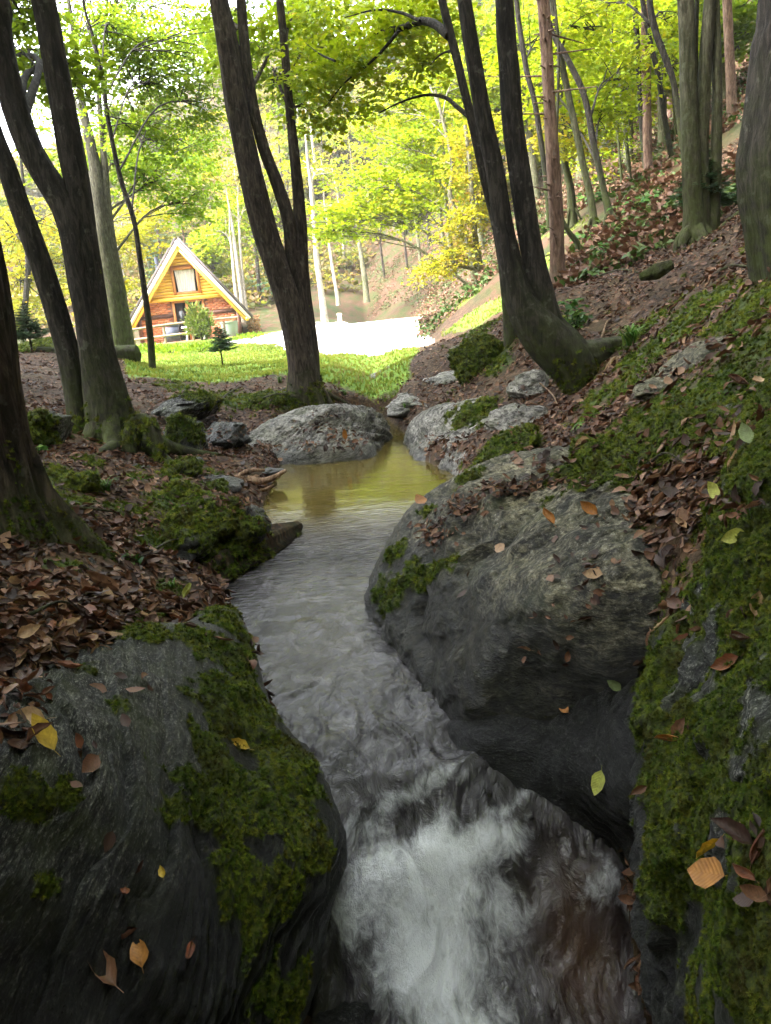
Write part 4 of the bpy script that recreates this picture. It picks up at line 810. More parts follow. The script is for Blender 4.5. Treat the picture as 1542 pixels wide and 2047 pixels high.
tree('tree', 'group of three pale trunks behind the right eave of the cabin', [[(488, 640, 11), (482, 580, 9), (474, 520, 8), (466, 460, 7)], [(478, 630, 8), (470, 570, 7), (464, 500, 6)], [(494, 630, 8), (486, 560, 6), (480, 480, 6)]], 40, 'bark_pale', 2, seg=8, pal='leaf_lime',
     blobs=[(480, 430, 0, 60, 40, 12), (450, 470, 0, 40, 40, 7), (500, 480, 0, 40, 40, 6), (470, 370, 1, 60, 40, 8, 'leaf_dull'), (510, 400, 1, 40, 40, 5)], lsize=.08)
# right hand slope
HS = [('dark knotty trunk left of the spruce trunk', [(1098, 420, 13), (1088, 330, 11), (1071, 215, 11), (1053, 140, 11), (1040, 60, 10), (1030, -20, 9)], 12.5, 'bark'),
      ('curvy pale green trunk with a twisted foot behind the spruce trunk', [(1145, 425, 18), (1140, 370, 15), (1128, 320, 13), (1128, 270, 12), (1122, 200, 11), (1116, 120, 10), (1108, 30, 9)], 14.5, 'bark_mossy'),
      ('straight grey trunk leaning left, first right of the twisted trunk', [(1188, 445, 18), (1180, 390, 15), (1168, 340, 14), (1158, 290, 13), (1142, 215, 13), (1124, 130, 12), (1110, 50, 11)], 13, 'bark_mossy'),
      ('leaning dark trunk with a knot half way up, on the fern patch', [(1220, 438, 20), (1212, 400, 14), (1198, 340, 13), (1186, 285, 13), (1175, 220, 12), (1160, 170, 12), (1128, 105, 11), (1100, 50, 9)], 12.4, 'bark'),
      ('thin bent trunk rooted low beside the spruce foot', [(1155, 488, 12), (1135, 460, 11), (1122, 430, 9), (1118, 380, 8), (1112, 300, 7)], 11, 'bark_mossy'),
      ('very thin sapling stem on the leafy crest', [(1242, 352, 6), (1236, 280, 5), (1228, 200, 5), (1222, 120, 4)], 18, 'bark_mossy'),
      ('thin sapling stem leaning left beside the paired trunks', [(1259, 350, 9), (1252, 280, 8), (1244, 215, 7), (1236, 140, 6)], 17.5, 'bark_mossy'),
      ('dark slim half of the paired trunks on the crest', [(1296, 368, 14), (1288, 300, 12), (1282, 220, 12), (1275, 100, 12), (1268, 0, 11), (1264, -40, 11)], 15.2, 'bark'),
      ('reddish thick half of the paired trunks on the crest', [(1302, 372, 22), (1296, 320, 18), (1293, 200, 17), (1291, 80, 17), (1289, -30, 16)], 15.0, 'bark_spruce'),
      ('slender curved trunk left of the big mossy cluster', [(1352, 330, 12), (1342, 310, 11), (1328, 230, 10), (1316, 150, 10), (1300, 85, 10), (1286, 10, 9)], 14, 'bark'),
      ('bowed dark trunk touching the big mossy cluster', [(1368, 310, 13), (1360, 260, 12), (1348, 170, 12), (1332, 120, 12), (1310, 60, 12), (1298, -20, 11)], 13, 'bark'),
      ('distant spotted reddish trunk seen between two slender trunks', [(1340, 290, 14), (1337, 230, 13), (1334, 180, 12), (1332, 100, 11), (1330, 20, 11)], 22, 'bark_spruce'),
      ('reddish trunk standing alone on the leaf crest right of the big mossy cluster', [(1466, 248, 24), (1462, 180, 20), (1458, 90, 19), (1454, -20, 18)], 15.5, 'bark_spruce'),
      ('small bare stem at the far right of the leaf crest', [(1352, 285, 7), (1348, 220, 6), (1345, 150, 5)], 19, 'bark_mossy')]
BL = {0: [(1060, 90, 0, 70, 60, 9)], 1: [(1150, 120, 1, 90, 70, 14), (1120, 40, 1, 80, 40, 9)], 2: [(1180, 60, 0, 90, 60, 12), (1100, 190, .5, 60, 50, 7)], 3: [(1230, 160, .5, 80, 70, 12), (1140, 270, 1, 60, 50, 7, 'leaf_yellow'), (1200, 230, 1, 70, 40, 7)],
      5: [(1230, 120, 0, 90, 60, 12), (1250, 230, 2, 80, 50, 9)], 6: [(1270, 60, 0, 90, 60, 12)], 7: [(1330, 40, 1, 80, 50, 9)], 9: [(1340, 130, .5, 60, 50, 7)], 11: [(1400, 60, 0, 110, 80, 9, 'leaf_green'), (1280, 160, 0, 80, 60, 7)], 13: [(1480, 60, 0, 80, 60, 6, 'leaf_green'), (1200, 300, 0, 70, 40, 6)], 10: [(1200, 20, 1, 120, 30, 9)]}
for k, (lab, st, Y, mt) in enumerate(HS):
    tree('tree', lab, [st], Y, mt, 5, seg=12, bark=.06, pal=LY, blobs=BL.get(k, ()), lsize=.075, group='trunks on the right hand slope', over=ovr(st[-1][0], st[-1][1], Y, 8.5 + st[-1][1] * 0 + (k % 3), 2.0, 1.1, 34, .15) if k in (3, 8, 10, 12) else None)
tree('tree', 'big mossy cluster of trunks with ribbed roots on the right slope behind the young spruce', [[(1390, 492, 66), (1388, 440, 46), (1384, 380, 40), (1380, 290, 36), (1378, 200, 35), (1374, 100, 35), (1370, 0, 35), (1368, -50, 34)],
     [(1398, 470, 40), (1402, 390, 32), (1400, 300, 30), (1405, 200, 28), (1412, 100, 27), (1420, 0, 26), (1424, -50, 25)], [(1420, 470, 40), (1428, 400, 28), (1432, 300, 24), (1434, 200, 22), (1432, 100, 21), (1428, 0, 20)], [(1408, 450, 16), (1410, 350, 12), (1398, 250, 9), (1392, 120, 9), (1394, 0, 8)]], 8.4, 'bark_mossy', 7, over=ovr(1390, 0, 8.4, 9.5, 2.3, 1.2, 70, .16, .4, .8), seg=22, bark=.06)
tree('tree', 'massive dark trunk with a mossy bulge cut by the right picture edge', [[(1640, 600, 250), (1612, 540, 214), (1600, 470, 200), (1590, 380, 206), (1586, 300, 200), (1592, 230, 186), (1602, 140, 178), (1612, 40, 172), (1618, -60, 168)]], 4.1, 'bark', 8, over=[(3.0, 4.6, 8.5, 2.4, 1.2, 80, .17)], seg=40, bark=.06)
# unseen trees added beside and behind the camera to shade the foreground
FR = 'forest trees around the stream outside the picture'
OFF = [(-5.5, 1.0, 8), (-3.6, -1.8, 8), (-.8, -3.6, 8), (2.6, -2.4, 8), (4.6, .6, 8.5), (5.6, 3.6, 9.5), (-7.5, 5.5, 8), (7.6, 7, 11), (1.0, -7, 8), (-5.8, -5, 8), (4.5, -5.5, 8), (-2.4, -7.5, 9), (7.5, -2.5, 9), (-8.5, -.5, 8), (-9.5, 9.5, 9), (8.5, 2.5, 11), (-4.4, -9, 9), (3.2, -10, 9), (9, -8, 9), (-9.5, -8, 9)]
for k, (x, y, h) in enumerate(OFF):
    z = hz(x, y); NTREE[0] += 1; rng = np.random.default_rng(900 + k)
    o = empty('tree', (x, y, z), 'dark forest tree standing beside the stream behind the viewpoint', 'tree', FR)
    W3 = np.array([[0, 0, -.2, .26], [.05, 0, 1, .2], [rng.normal(0, .2), rng.normal(0, .2), h * .5, .16], [rng.normal(0, .4), rng.normal(0, .4), h + 2 - z * .2, .03]]); Cc = crom(W3, 24)
    v, f = tube(Cc[:, :3], Cc[:, 3], 12, bark_disp(k, .06)); link('trunk', mesh_np('trunk', v, f), M['bark'], o)
    cr = Crown(); n = 98; q = unit(rng.normal(size=(n, 3))) * (rng.random(n) ** .35)[:, None] * np.array([3.1, 3.1, 3.4 if y < 2 else 2.4]) + np.array([x, y, z + h * .72 - z * .3])
    vv, ff = sprays(q, rng.uniform(.6, 1.1, n), 40, .24, rng); cr.add(vv, ff, np.repeat(np.clip(rng.normal(.45, .2, n * 40), 0, 1), 4)); cr.build('crown', 'leaf_green', o)

def roots(o, r, n, seed, spread=3.2, mat='bark'):
    rng = np.random.default_rng(seed); b = np.array(o.location)
    for q in range(n):
        a = rng.random() * .6 + q * 6.283 / n; L = r * spread * rng.uniform(.7, 1.25); dx, dy = math.cos(a), math.sin(a); w_ = rng.normal(0, .35)
        P = [b + [dx * r * .35, dy * r * .35, r * .9], b + [dx * r * .95, dy * r * .95, r * .30]]
        for e in (.55, 1.0):
            x, y = b[0] + dx * L * e - dy * w_ * L * e * e, b[1] + dy * L * e + dx * w_ * L * e * e; P.append([x, y, hz(x, y) + r * .12 * (1 - e) - .012])
        Cc = crom(np.array(P), 18); v, f = tube(Cc, np.linspace(r * .30, r * .07, 18), 10, bark_disp(seed + q, .12)); link('root', mesh_np('root', v - b, f), M[mat], o)
for o in [x for x in COL.objects if x.get('category') in ('tree',) and x.get('label')]:
    l_ = o['label']
    if l_.startswith('dark tree with thick'): roots(o, .30, 7, 11)
    elif l_.startswith('brown three'): roots(o, .22, 6, 12, 3.0, 'bark_brown')
    elif l_.startswith('big mossy cluster'): roots(o, .20, 7, 13, 2.4, 'bark_mossy')
    elif l_.startswith(('leaning dark trunk', 'straight grey', 'curvy pale')): roots(o, .09, 4, 15, 3.0, 'bark_mossy')
# --- wooded hillside behind the clearing
def cone_tree(u, v, t, hpx, wpx, label, pal='needle', group=None):
    b = hit_ground(u, v, t * .6); t = depth(b); h = hpx * t / FPX; w = wpx * t / FPX
    rng = np.random.default_rng(int(u * 13 + v)); o = empty('spruce_tree', b, label, 'tree', group)
    mbx = MB(); mbx.tube([[0, 0, -.3], [0, 0, h * .5], [0, 0, h]], [h * .014 + .03, h * .01 + .02, .01], 8, False); link('trunk', mbx.mesh('trunk', True), M['bark_spruce'], o)
    C, N, D, S = [], [], [], []
    nl = int(np.clip(h * 3.2, 9, 34))
    for q in range(nl):
        z = h * (.08 + .92 * q / nl); rad = w * (1 - q / nl) ** .85 + .05; nb = 9
        for a in rng.random(nb) * 6.283:
            L = rad * rng.uniform(.7, 1.1); m_ = max(4, int(L / max(.02 * t / 4, .07)))
            s = np.linspace(.1, 1, m_)
            px = np.cos(a) * L * s; py = np.sin(a) * L * s; pz = z - .28 * L * s ** 1.4 + .12 * L * s
            for sg in (-1, 1, 0):
                d = unit(np.stack([np.cos(a + sg * .9) + 0 * s, np.sin(a + sg * .9) + 0 * s, -.25 + rng.normal(0, .15, m_)], 1))
                C.append(np.stack([px, py, pz], 1)); D.append(d); N.append(unit(np.stack([rng.normal(0, .3, m_), rng.normal(0, .3, m_), np.ones(m_)], 1))); S.append(np.full(m_, max(.12, .2 * L)) * rng.uniform(.7, 1.3, m_))
    C, N, D, S = map(np.concatenate, (C, N, D, S)); N = unit(N - D * np.sum(N * D, 1)[:, None])
    vv, ff = leaf_arrays(C + np.array(b), N, D, S, .16, .03)
    cr = Crown(); cr.add(vv, ff, np.repeat(np.clip(rng.normal(.45, .22, len(C)), 0, 1), 4)); cr.build('crown', pal, o); return o
def round_tree(u, v, t, hpx, wpx, label, pal, group, bark='bark_grey', dens=1.0, nper=26):
    b = hit_ground(u, v, t * .6); t = depth(b); h = hpx * t / FPX; w = wpx * t / FPX; rng = np.random.default_rng(int(u * 13 + v * 3))
    o = empty('tree', b, label, 'tree', group); lean = rng.normal(0, .06, 2)
    P = crom(np.array([[0, 0, -.4, w * .06 + .06], [lean[0] * h * .4, 0, h * .4, w * .05 + .04], [lean[0] * h, lean[1] * h, h * .95, .03]]), 12)
    v_, f_ = tube(P[:, :3], P[:, 3], 8); mb = MB(); mb.add(v_, f_)
    n = int(34 * dens); q = unit(rng.normal(size=(n, 3))) * (rng.random(n) ** .45)[:, None]
    c = np.array(b) + q * np.array([w, w, h * .38]) + np.array([lean[0] * h * .6, lean[1] * h * .6, h * .62])
    for e in c[::3]: mb.tube(crom(np.array([P[5, :3], (P[7, :3] + e - b) / 2, e - b]), 6), np.linspace(.05, .015, 6), 5, False)
    link('trunk', mb.mesh('trunk', True), M[bark], o)
    vv, ff = sprays(c, rng.uniform(.35, .6, n) * w * .5, nper, .12 * t / 26 + .04, rng)
    cr = Crown(); cr.add(vv, ff, np.repeat(np.clip(np.repeat(rng.normal(.45, .18, n), nper) + rng.normal(0, .14, n * nper), 0, 1), 4)); cr.build('crown', pal, o); return o
HB = 'trees on the far hillside'
rg = np.random.default_rng(5)
for u, v, t, h, w, l in [(385, 590, 44, 190, 55, 'blue green spruce right behind the roof of the cabin'), (330, 560, 52, 170, 45, 'spruce behind the left slope of the cabin roof'), (120, 600, 44, 160, 45, 'dark spruce seen between the leaning trunks'), (545, 600, 42, 210, 45, 'grey green spruce behind the three stemmed tree'),
                         (345, 300, 76, 170, 40, 'pale spruce high on the hillside above the cabin'), (600, 200, 84, 190, 40, 'hazy spruce on the upper hillside right of the three stemmed tree'), (410, 260, 80, 170, 36, 'hazy spruce on the skyline above the cabin'), (960, 480, 32, 70, 26, 'small dark spruce in the shade beside the yellow leaved tree')]:
    cone_tree(u, v, t, h, w, l, 'needle', HB)
k = 0
for u, v, h, w, pal, lab in [(430, 600, 150, 50, LY, 'lime tree behind the right slope of the cabin roof'), (300, 540, 130, 60, 'leaf_yellow', 'yellow tree on the hillside behind the thin sapling'), (90, 590, 150, 70, LY, 'broad lime tree behind the leaning twin trunks'), (30, 540, 150, 60, LY, 'lime tree at the far left of the hillside'),
                             (520, 480, 130, 50, LY, 'lime bush tree between the stems of the three stemmed tree'), (640, 470, 110, 50, 'leaf_dull', 'russet tree on the brown hillside above the pale bare trunk'), (700, 380, 120, 55, 'leaf_dull', 'russet crown half way up the hillside'), (620, 360, 120, 55, LY, 'lime crown half way up the hillside beside the thin stem'),
                             (760, 300, 130, 60, LY, 'lime crown high above the lime beech'), (570, 290, 120, 55, 'leaf_dull', 'brown crown high on the hillside between the stems'), (680, 250, 130, 60, LY, 'large lime crown near the top of the hillside'), (780, 170, 130, 60, 'leaf_green', 'green crown at the top of the hillside'),
                             (480, 250, 130, 60, 'leaf_dull', 'brown skyline tree behind the main stem'), (300, 330, 120, 60, 'leaf_dull', 'brown skyline tree above the cabin'), (200, 420, 130, 60, 'leaf_dull', 'russet skyline tree behind the clump of trunks'), (60, 430, 130, 60, 'leaf_dull', 'russet skyline tree at the far left'),
                             (900, 220, 150, 70, LY, 'lime crown behind the slender limbed tree'), (1000, 260, 160, 70, LY, 'lime crown seen between the fork of the forked tree'), (1090, 230, 160, 70, LY, 'lime crown behind the spruce trunk'), (1180, 200, 150, 70, LY, 'lime crown above the leafy crest'), (1280, 150, 150, 70, 'leaf_green', 'green crown behind the paired trunks'), (1400, 110, 150, 80, 'leaf_green', 'green crown behind the big mossy cluster'),
                             (960, 100, 150, 70, LY, 'lime crown high behind the forked tree'), (860, 90, 130, 60, LY, 'lime crown at the top behind the long leafy limb'), (1100, 90, 150, 80, LY, 'lime crown filling the top behind the spruce trunk'), (700, 110, 130, 60, LY, 'lime crown on the skyline right of the thin stem'), (1240, 60, 150, 80, LY, 'lime crown at the top above the paired trunks'), (610, 120, 120, 55, 'leaf_green', 'green skyline crown between the thin stems'),
                             (810, 480, 90, 45, LY, 'pale lime understorey tree on the hillside under the lime beech'), (880, 400, 110, 50, LY, 'lime understorey tree behind the lime beech')]:
    round_tree(u, v, 20, h, w, lab, pal, HB, dens=1.5, nper=34)
MT = 'leafy trees on the right hand slope'
for u, v, h, w, pal, lab in [(1075, 400, 400, 95, LY, 'lime leaved tree behind the dark knotty trunk'), (1010, 450, 400, 90, LY, 'lime leaved tree filling the gap inside the fork of the forked tree'), (1160, 370, 360, 95, LY, 'lime leaved tree above the twisted trunk'), (1255, 335, 330, 95, LY, 'lime leaved tree behind the two thin sapling stems'), (1325, 300, 300, 90, LY, 'lime leaved tree between the paired trunks and the bowed trunk'), (1445, 230, 260, 100, 'leaf_green', 'green leaved tree on the crest behind the big mossy cluster'),
                             (905, 540, 440, 100, LY, 'tall lime leaved tree beside the gravel behind the slender limbed tree'), (965, 500, 420, 80, LY, 'lime leaved tree close behind the forked tree'), (1120, 300, 330, 110, LY, 'lime leaved tree at the top of the slope behind the straight grey trunk'), (1210, 290, 330, 100, LY, 'lime leaved tree on the skyline above the fern patch'), (1380, 200, 240, 100, LY, 'lime leaved tree high on the slope behind the bowed trunk')]:
    round_tree(u, v, 14, h, w, lab, pal, MT, 'bark_grey', 3.2, 40)
rg = np.random.default_rng(31); FT = 'thin bare trunks standing on the far hillside'
for k, (u, v) in enumerate([(560, 560), (590, 500), (615, 560), (660, 480), (690, 540), (705, 450), (745, 500), (770, 560), (790, 470), (815, 540), (835, 420), (860, 500), (250, 560), (280, 500), (540, 440), (570, 400), (640, 400), (680, 350), (730, 380), (780, 350), (600, 300), (520, 600), (1060, 330), (1010, 380), (1130, 300), (1230, 270)]):
    b = hit_ground(u, v, 24); t = depth(b); o = empty('tree', b, 'thin %s trunk on the far brown hillside %s' % ('pale' if k % 4 == 0 else 'brown', ['behind the three stemmed tree', 'just left of the pale bare trunk', 'above the pale bare trunk', 'between the bare trunks at the gravel edge', 'left of the fork footed trunk', 'high above the fork footed trunk', 'right of the fork footed trunk', 'below the lime beech', 'behind the lime beech limbs', 'left of the slim upright trunk', 'high behind the lime beech', 'beside the thin leaning trunk', 'left of the cabin roof', 'above the left cabin eave', 'between the triple stems', 'high between the triple stems', 'under the russet tree', 'under the upper russet crown', 'half way up above the gravel', 'under the high lime crown', 'above right of the triple stems', 'between the cabin and the triple stems', 'behind the dark knotty trunk', 'inside the fork of the forked tree', 'behind the twisted trunk', 'beyond the thin sapling stems'][k]), 'tree', FT); h = rg.uniform(4, 8); w = rg.uniform(.05, .11)
    P = crom(np.array([[0, 0, -.3, w * 1.3], [rg.normal(0, .1), 0, h * .5, w], [rg.normal(0, .4), 0, h, w * .4]]), 8); vv, ff = tube(P[:, :3], P[:, 3], 6); link('trunk', mesh_np('trunk', vv, ff), M['bark_pale' if k % 4 == 0 else 'bark_brown'], o)
    c = np.array(b) + np.array([0, 0, h]) + rg.normal(0, 1, (9, 3)) * [.9, .9, .8]; vv, ff = sprays(c, rg.uniform(.5, .9, 9), 24, .2, rg); cr = Crown(); cr.add(vv, ff, np.repeat(np.clip(rg.normal(.5, .2, 9 * 24), 0, 1), 4)); cr.build('crown', ['leaf_lime', 'leaf_dull', 'leaf_yellow'][k % 3], o)
# undergrowth on the hillside: nobody could count it
rng = np.random.default_rng(77); n = 15000
ux = rng.uniform(-60, 45, n * 3); uy = rng.uniform(30, 120, n * 3); ok = (np.abs(ux / uy) < .62) & (rng.random(n * 3) < (50 / uy) ** 1.2); ux, uy = ux[ok][:n], uy[ok][:n]
uz = H(ux, uy, True); pn = fbm(np.stack([ux, uy, 0 * ux], 1) * .12, 3, 88)
keep = pn > -.35; keep &= ~((uy < 40) & (ux < .10 * uy)); ux, uy, uz = ux[keep], uy[keep], uz[keep]
n2 = 19000; y2 = 9 + 51 * rng.random(n2) ** 1.1; x2 = y2 * rng.uniform(.0, .62, n2) + .5; k2 = (fbm(np.stack([x2, y2, 0 * x2], 1) * .35, 3, 89) > -.32) & ((x2 / y2 > .07) | (y2 > 40)) & ((x2 / y2 > .05) | (y2 > 44)) & ~((y2 < 16) & (x2 / y2 < .25)); x2, y2 = x2[k2], y2[k2]
c2_ = np.stack([x2, y2, H(x2, y2) + rng.uniform(.0, .12, len(x2))], 1); v2, f2 = sprays(c2_, rng.uniform(.12, .34, len(x2)) * np.clip(y2 / 18, .6, 2.2), 12, .085, rng, .6); r2 = np.clip(np.repeat(np.where(rng.random(len(x2)) < np.where((x2 / y2 < .22) & (y2 < 24), .35, .72), rng.uniform(.6, 1, len(x2)), rng.uniform(0, .3, len(x2))), 12) + rng.normal(0, .08, len(x2) * 12), 0, 1)
SL_ = tag(link('slope_litter', mesh_np('slope_litter', v2, f2, False, {'rnd': np.repeat(r2, 4)}), M['slope_litter']), 'russet leaf litter and low green plants on the right hand slope', 'leaf litter', kind='stuff')
cr = Crown(); n = len(ux); c = np.stack([ux, uy, uz + rng.uniform(.1, .7, n)], 1)
vv, ff = sprays(c, rng.uniform(.4, .9, n) * np.clip(uy / 55, .5, 1.4), 14, .30, rng, .7); cr.add(vv, ff, np.repeat(np.clip(np.repeat(rng.random(n), 14) + rng.normal(0, .1, n * 14), 0, 1), 4))
ue = empty('undergrowth', (0, 60, 5), None, None); uo = cr.build('undergrowth', 'leaf_dull', ue); uo.parent = None; uo.location = ue.location; bpy.data.objects.remove(ue); uo.name = 'undergrowth'; tag(uo, 'low brown and green undergrowth on the far hillside', 'undergrowth', kind='stuff')
#%%STAGE house
# ------------------------------------------------------------------ the cabin
M['plank'] = solid_rnd('yellow_varnished_plank', (.74, .42, .05), .12, .5)
M['timber'] = solid_rnd('orange_timber', (.46, .18, .045), .12, .6)
M['beam'] = solid_rnd('dark_beam', (.10, .038, .022), .15, .7)
M['white_board'] = solid('white_bargeboard', (.84, .76, .56), .6)
M['roofing'] = solid('dark_brown_roofing', (.085, .068, .072), .7, .4, .4, 3)
M['glass'] = solid('dark_window_glass', (.02, .022, .024), .06, .6)
M['curtain'] = solid('pale_curtain', (.52, .47, .47), .9, .2)
M['mortar'] = solid('mortar', (.40, .22, .15), .95, .2, .4, 12)
m = NT('red_brick'); _n = m.noise(m.pos(), 1.7, 2); _v = m.n('TexVoronoi', {'Vector': m.pos((4.2, 4.2, 13)), 'Scale': 1.0}); _c = m.n('SeparateColor', {0: _v.outputs['Color']}).outputs[0]
M['brick'] = m.done(m.pbr(m.ramp(_c, [(0, (.44, .13, .06)), (.5, (.56, .20, .09)), (1, (.64, .28, .14))]), .9))
M['log_wood'] = solid_rnd('weathered_log', (.26, .19, .13), .3, .9)
M['table_white'] = solid('white_plastic', (.8, .8, .78), .4)
M['slate_box'] = solid('dark_blue_cover', (.06, .065, .10), .6, .4, .3, 6)
HC = on_meadow(398, 681); HY = at_t(385, 678, 32.6); hz0 = .95
hb = empty('cabin', (HY[0], HY[1], hz0), 'small A frame cabin with yellow planked gable over red brick walls behind the meadow', 'cabin', rz=math.radians(9))
def part(name, mb, mat, parent=None, smooth=False, kind=None):
    o = link(name, mb.mesh(name, smooth), M[mat], parent if parent is not None else hb)
    if kind: o['kind'] = kind
    return o
AP, EH, EW = 3.92, .68, 2.5        # apex height, eave height, half width at the eaves
def roofx(z): return EW * (AP - z) / (AP - EH)
WW, DEP = 2.05, 5.0
slope = math.atan2(AP - EH, EW); RL = math.hypot(AP - EH, EW)
def rotY(a): return np.array([[math.cos(a), 0, math.sin(a)], [0, 1, 0], [-math.sin(a), 0, math.cos(a)]])
for sg in (-1, 1):
    mid = np.array([sg * EW / 2, DEP / 2 - .18, (AP + EH) / 2])
    Rm = rotY(sg * slope)
    part('roof_panel', MB().box(mid + Rm @ np.array([0, 0, .10]), (RL + .12, DEP + .55, .1), Rm), 'roofing')
    part('bargeboard', MB().box(np.array([mid[0], -.485, mid[2]]) + Rm @ np.array([0, 0, -.04]), (RL + .04, .05, .13), Rm), 'white_board')
    part('bargeboard', MB().box(np.array([mid[0], -.46, mid[2]]) + Rm @ np.array([0, 0, -.19]), (RL - .12, .04, .11), Rm), 'plank')
    part('soffit', MB().box(np.array([mid[0], -.2, mid[2]]) + Rm @ np.array([0, 0, -.12]), (RL - .3, .44, .03), Rm), 'timber')
    part('rafter_end', MB().box((sg * (EW - .12), -.25, EH - .05), (.14, .5, .14)), 'plank')
FZ = 1.66
# brick walls: a mortar core with bricks proud of it, too small to pick apart
core = MB(); core.box((-1.3, .12, FZ / 2), (1.4, .2, FZ)); core.box((1.35, .12, FZ / 2), (1.3, .2, FZ)); core.box((0, DEP / 2 + .1, .5), (2 * WW - .1, DEP - .2, .98))
part('wall', core, 'mortar')
bw, bh = .235, .068; bk = MB(); rgb = np.random.default_rng(3)
for r_ in range(int(FZ / .08)):
    z = .04 + r_ * .08
    for x0, x1 in ((-2.05, -.62), (.72, 2.05)):
        lim = min(abs(x0 if x0 < 0 else x1), roofx(z) - .12); x = x0 + (.125 if r_ % 2 else 0)
        while x + bw < x1 + .02:
            if abs(x + bw / 2) < lim - .1 and not (.98 < z < 1.10): bk.box((x + bw / 2, .012 + rgb.uniform(0, .008), z), (bw, .05, bh))
            x += .25
part('brick', bk, 'brick', kind='stuff')
for sg in (-1, 1):
    sb = MB()
    for r_ in range(11):
        for q in range(20): sb.box((sg * (WW + .012), .25 + q * .25 + (.12 if r_ % 2 else 0), .04 + r_ * .08), (.05, bw, bh))
    part('brick', sb, 'brick', kind='stuff')
    part('corner_post', MB().box((sg * (WW - .02), -.02, .52), (.16, .14, 1.04)), 'beam')
for x0, x1 in ((-2.0, -.62), (.72, 2.0)): part('beam', MB().box(((x0 + x1) / 2, -.015, 1.04), (x1 - x0, .07, .12)), 'beam')
part('tie_beam', MB().box((0, -.10, FZ + .02), (2 * roofx(FZ) - .1, .2, .15)), 'plank')
# gable planks
z = FZ + .10; k = 0
while z < AP - .3:
    hw = roofx(z + .06) - .06; zt = z + .062
    segs = [(-hw, hw)] if not (1.80 < zt < 2.98) else [(-hw, -.48), (.66, hw)]
    for a_, b_ in segs:
        if b_ - a_ > .08:
            P_ = np.array([[a_, .02, zt], [b_, .02, zt]]); mbp = MB(); mbp.tube(P_, [.066, .066], 8); part('plank', mbp, 'plank', None, True)
    z += .125
part('gable_wall', MB().add([[-roofx(FZ) + .1, .07, FZ], [roofx(FZ) - .1, .07, FZ], [0, .07, AP - .2], [-roofx(FZ) + .1, .12, FZ], [roofx(FZ) - .1, .12, FZ], [0, .12, AP - .2]], [[0, 1, 2], [5, 4, 3]]), 'timber')
# gable window
wx0, wx1, wz0, wz1 = -.46, .64, 1.84, 2.94
fr = MB()
for c_, d_ in (((wx0 + .05, -.05, (wz0 + wz1) / 2), (.11, .14, wz1 - wz0)), ((wx1 - .05, -.05, (wz0 + wz1) / 2), (.11, .14, wz1 - wz0)), (((wx0 + wx1) / 2, -.05, wz1 - .05), (wx1 - wx0 - .22, .13, .11)), (((wx0 + wx1) / 2, -.05, wz0 + .05), (wx1 - wx0 - .22, .13, .11))): fr.box(c_, d_)
wf = part('window', fr, 'timber')
part('sill', MB().box(((wx0 + wx1) / 2, -.13, wz0 - .03), (wx1 - wx0 + .1, .16, .05)), 'plank', wf)
part('pane', MB().box(((wx0 + wx1) / 2, .045, (wz0 + wz1) / 2), (wx1 - wx0 - .22, .02, wz1 - wz0 - .22)), 'glass', wf)
cv, cf = [], []
nx = 40
for q in range(nx + 1):
    f_ = q / nx; pinch = 1 - .12 * math.sin(math.pi * f_)
    for zz_, w_ in ((wz1 - .12, 1.0), (wz0 + .62, .92), (wz0 + .12, .88)):
        cv.append([wx0 + .14 + (wx1 - wx0 - .30) * (.5 + (f_ - .5) * w_), .018 + .014 * math.sin(f_ * 46) + .004 * math.sin(f_ * 17), zz_])
for q in range(nx):
    for r_ in range(2): a_ = q * 3 + r_; cf.append([a_, a_ + 3, a_ + 4, a_ + 1])
part('curtain', MB().add(cv, cf), 'curtain', wf, True)
# doors in the middle of the ground floor
dr = MB()
for x in (-.56, -.02, .42, .66): dr.box((x, -.02, FZ / 2 - .03), (.10, .14, FZ - .08))
dr.box((.05, -.025, FZ - .09), (1.1, .12, .08))
df = part('door', dr, 'timber'); 
for x0, x1 in ((-.51, -.07), (.03, .37), (.47, .61)): part('pane', MB().box(((x0 + x1) / 2, .05, FZ / 2 - .05), (x1 - x0, .03, FZ - .12)), 'glass', df)
part('handle', MB().box((.03, -.11, 1.0), (.03, .05, .14)), 'beam', df)
part('plinth', MB().box((0, -.75, -.1), (5.0, 1.4, .2)), 'mortar'); part('foundation', MB().box((0, DEP / 2, -.35), (4.6, DEP, .6)), 'mortar')
part('back_wall', MB().add([[-2.1, DEP, 0], [2.1, DEP, 0], [2.1, DEP, 1.6], [0, DEP, AP - .2], [-2.1, DEP, 1.6]], [[0, 1, 2], [0, 2, 3], [0, 3, 4]]), 'timber')
part('flue_pipe', MB().tube([[-1.15, 2.2, 2.4], [-1.15, 2.2, 3.6]], [.08, .08], 8), 'slate_box')
Mc = Matrix.Translation(hb.location) @ Matrix.Rotation(math.radians(9), 4, 'Z')
def cabw(x, y, z): return np.array(Mc @ Vector((x, y, z)))
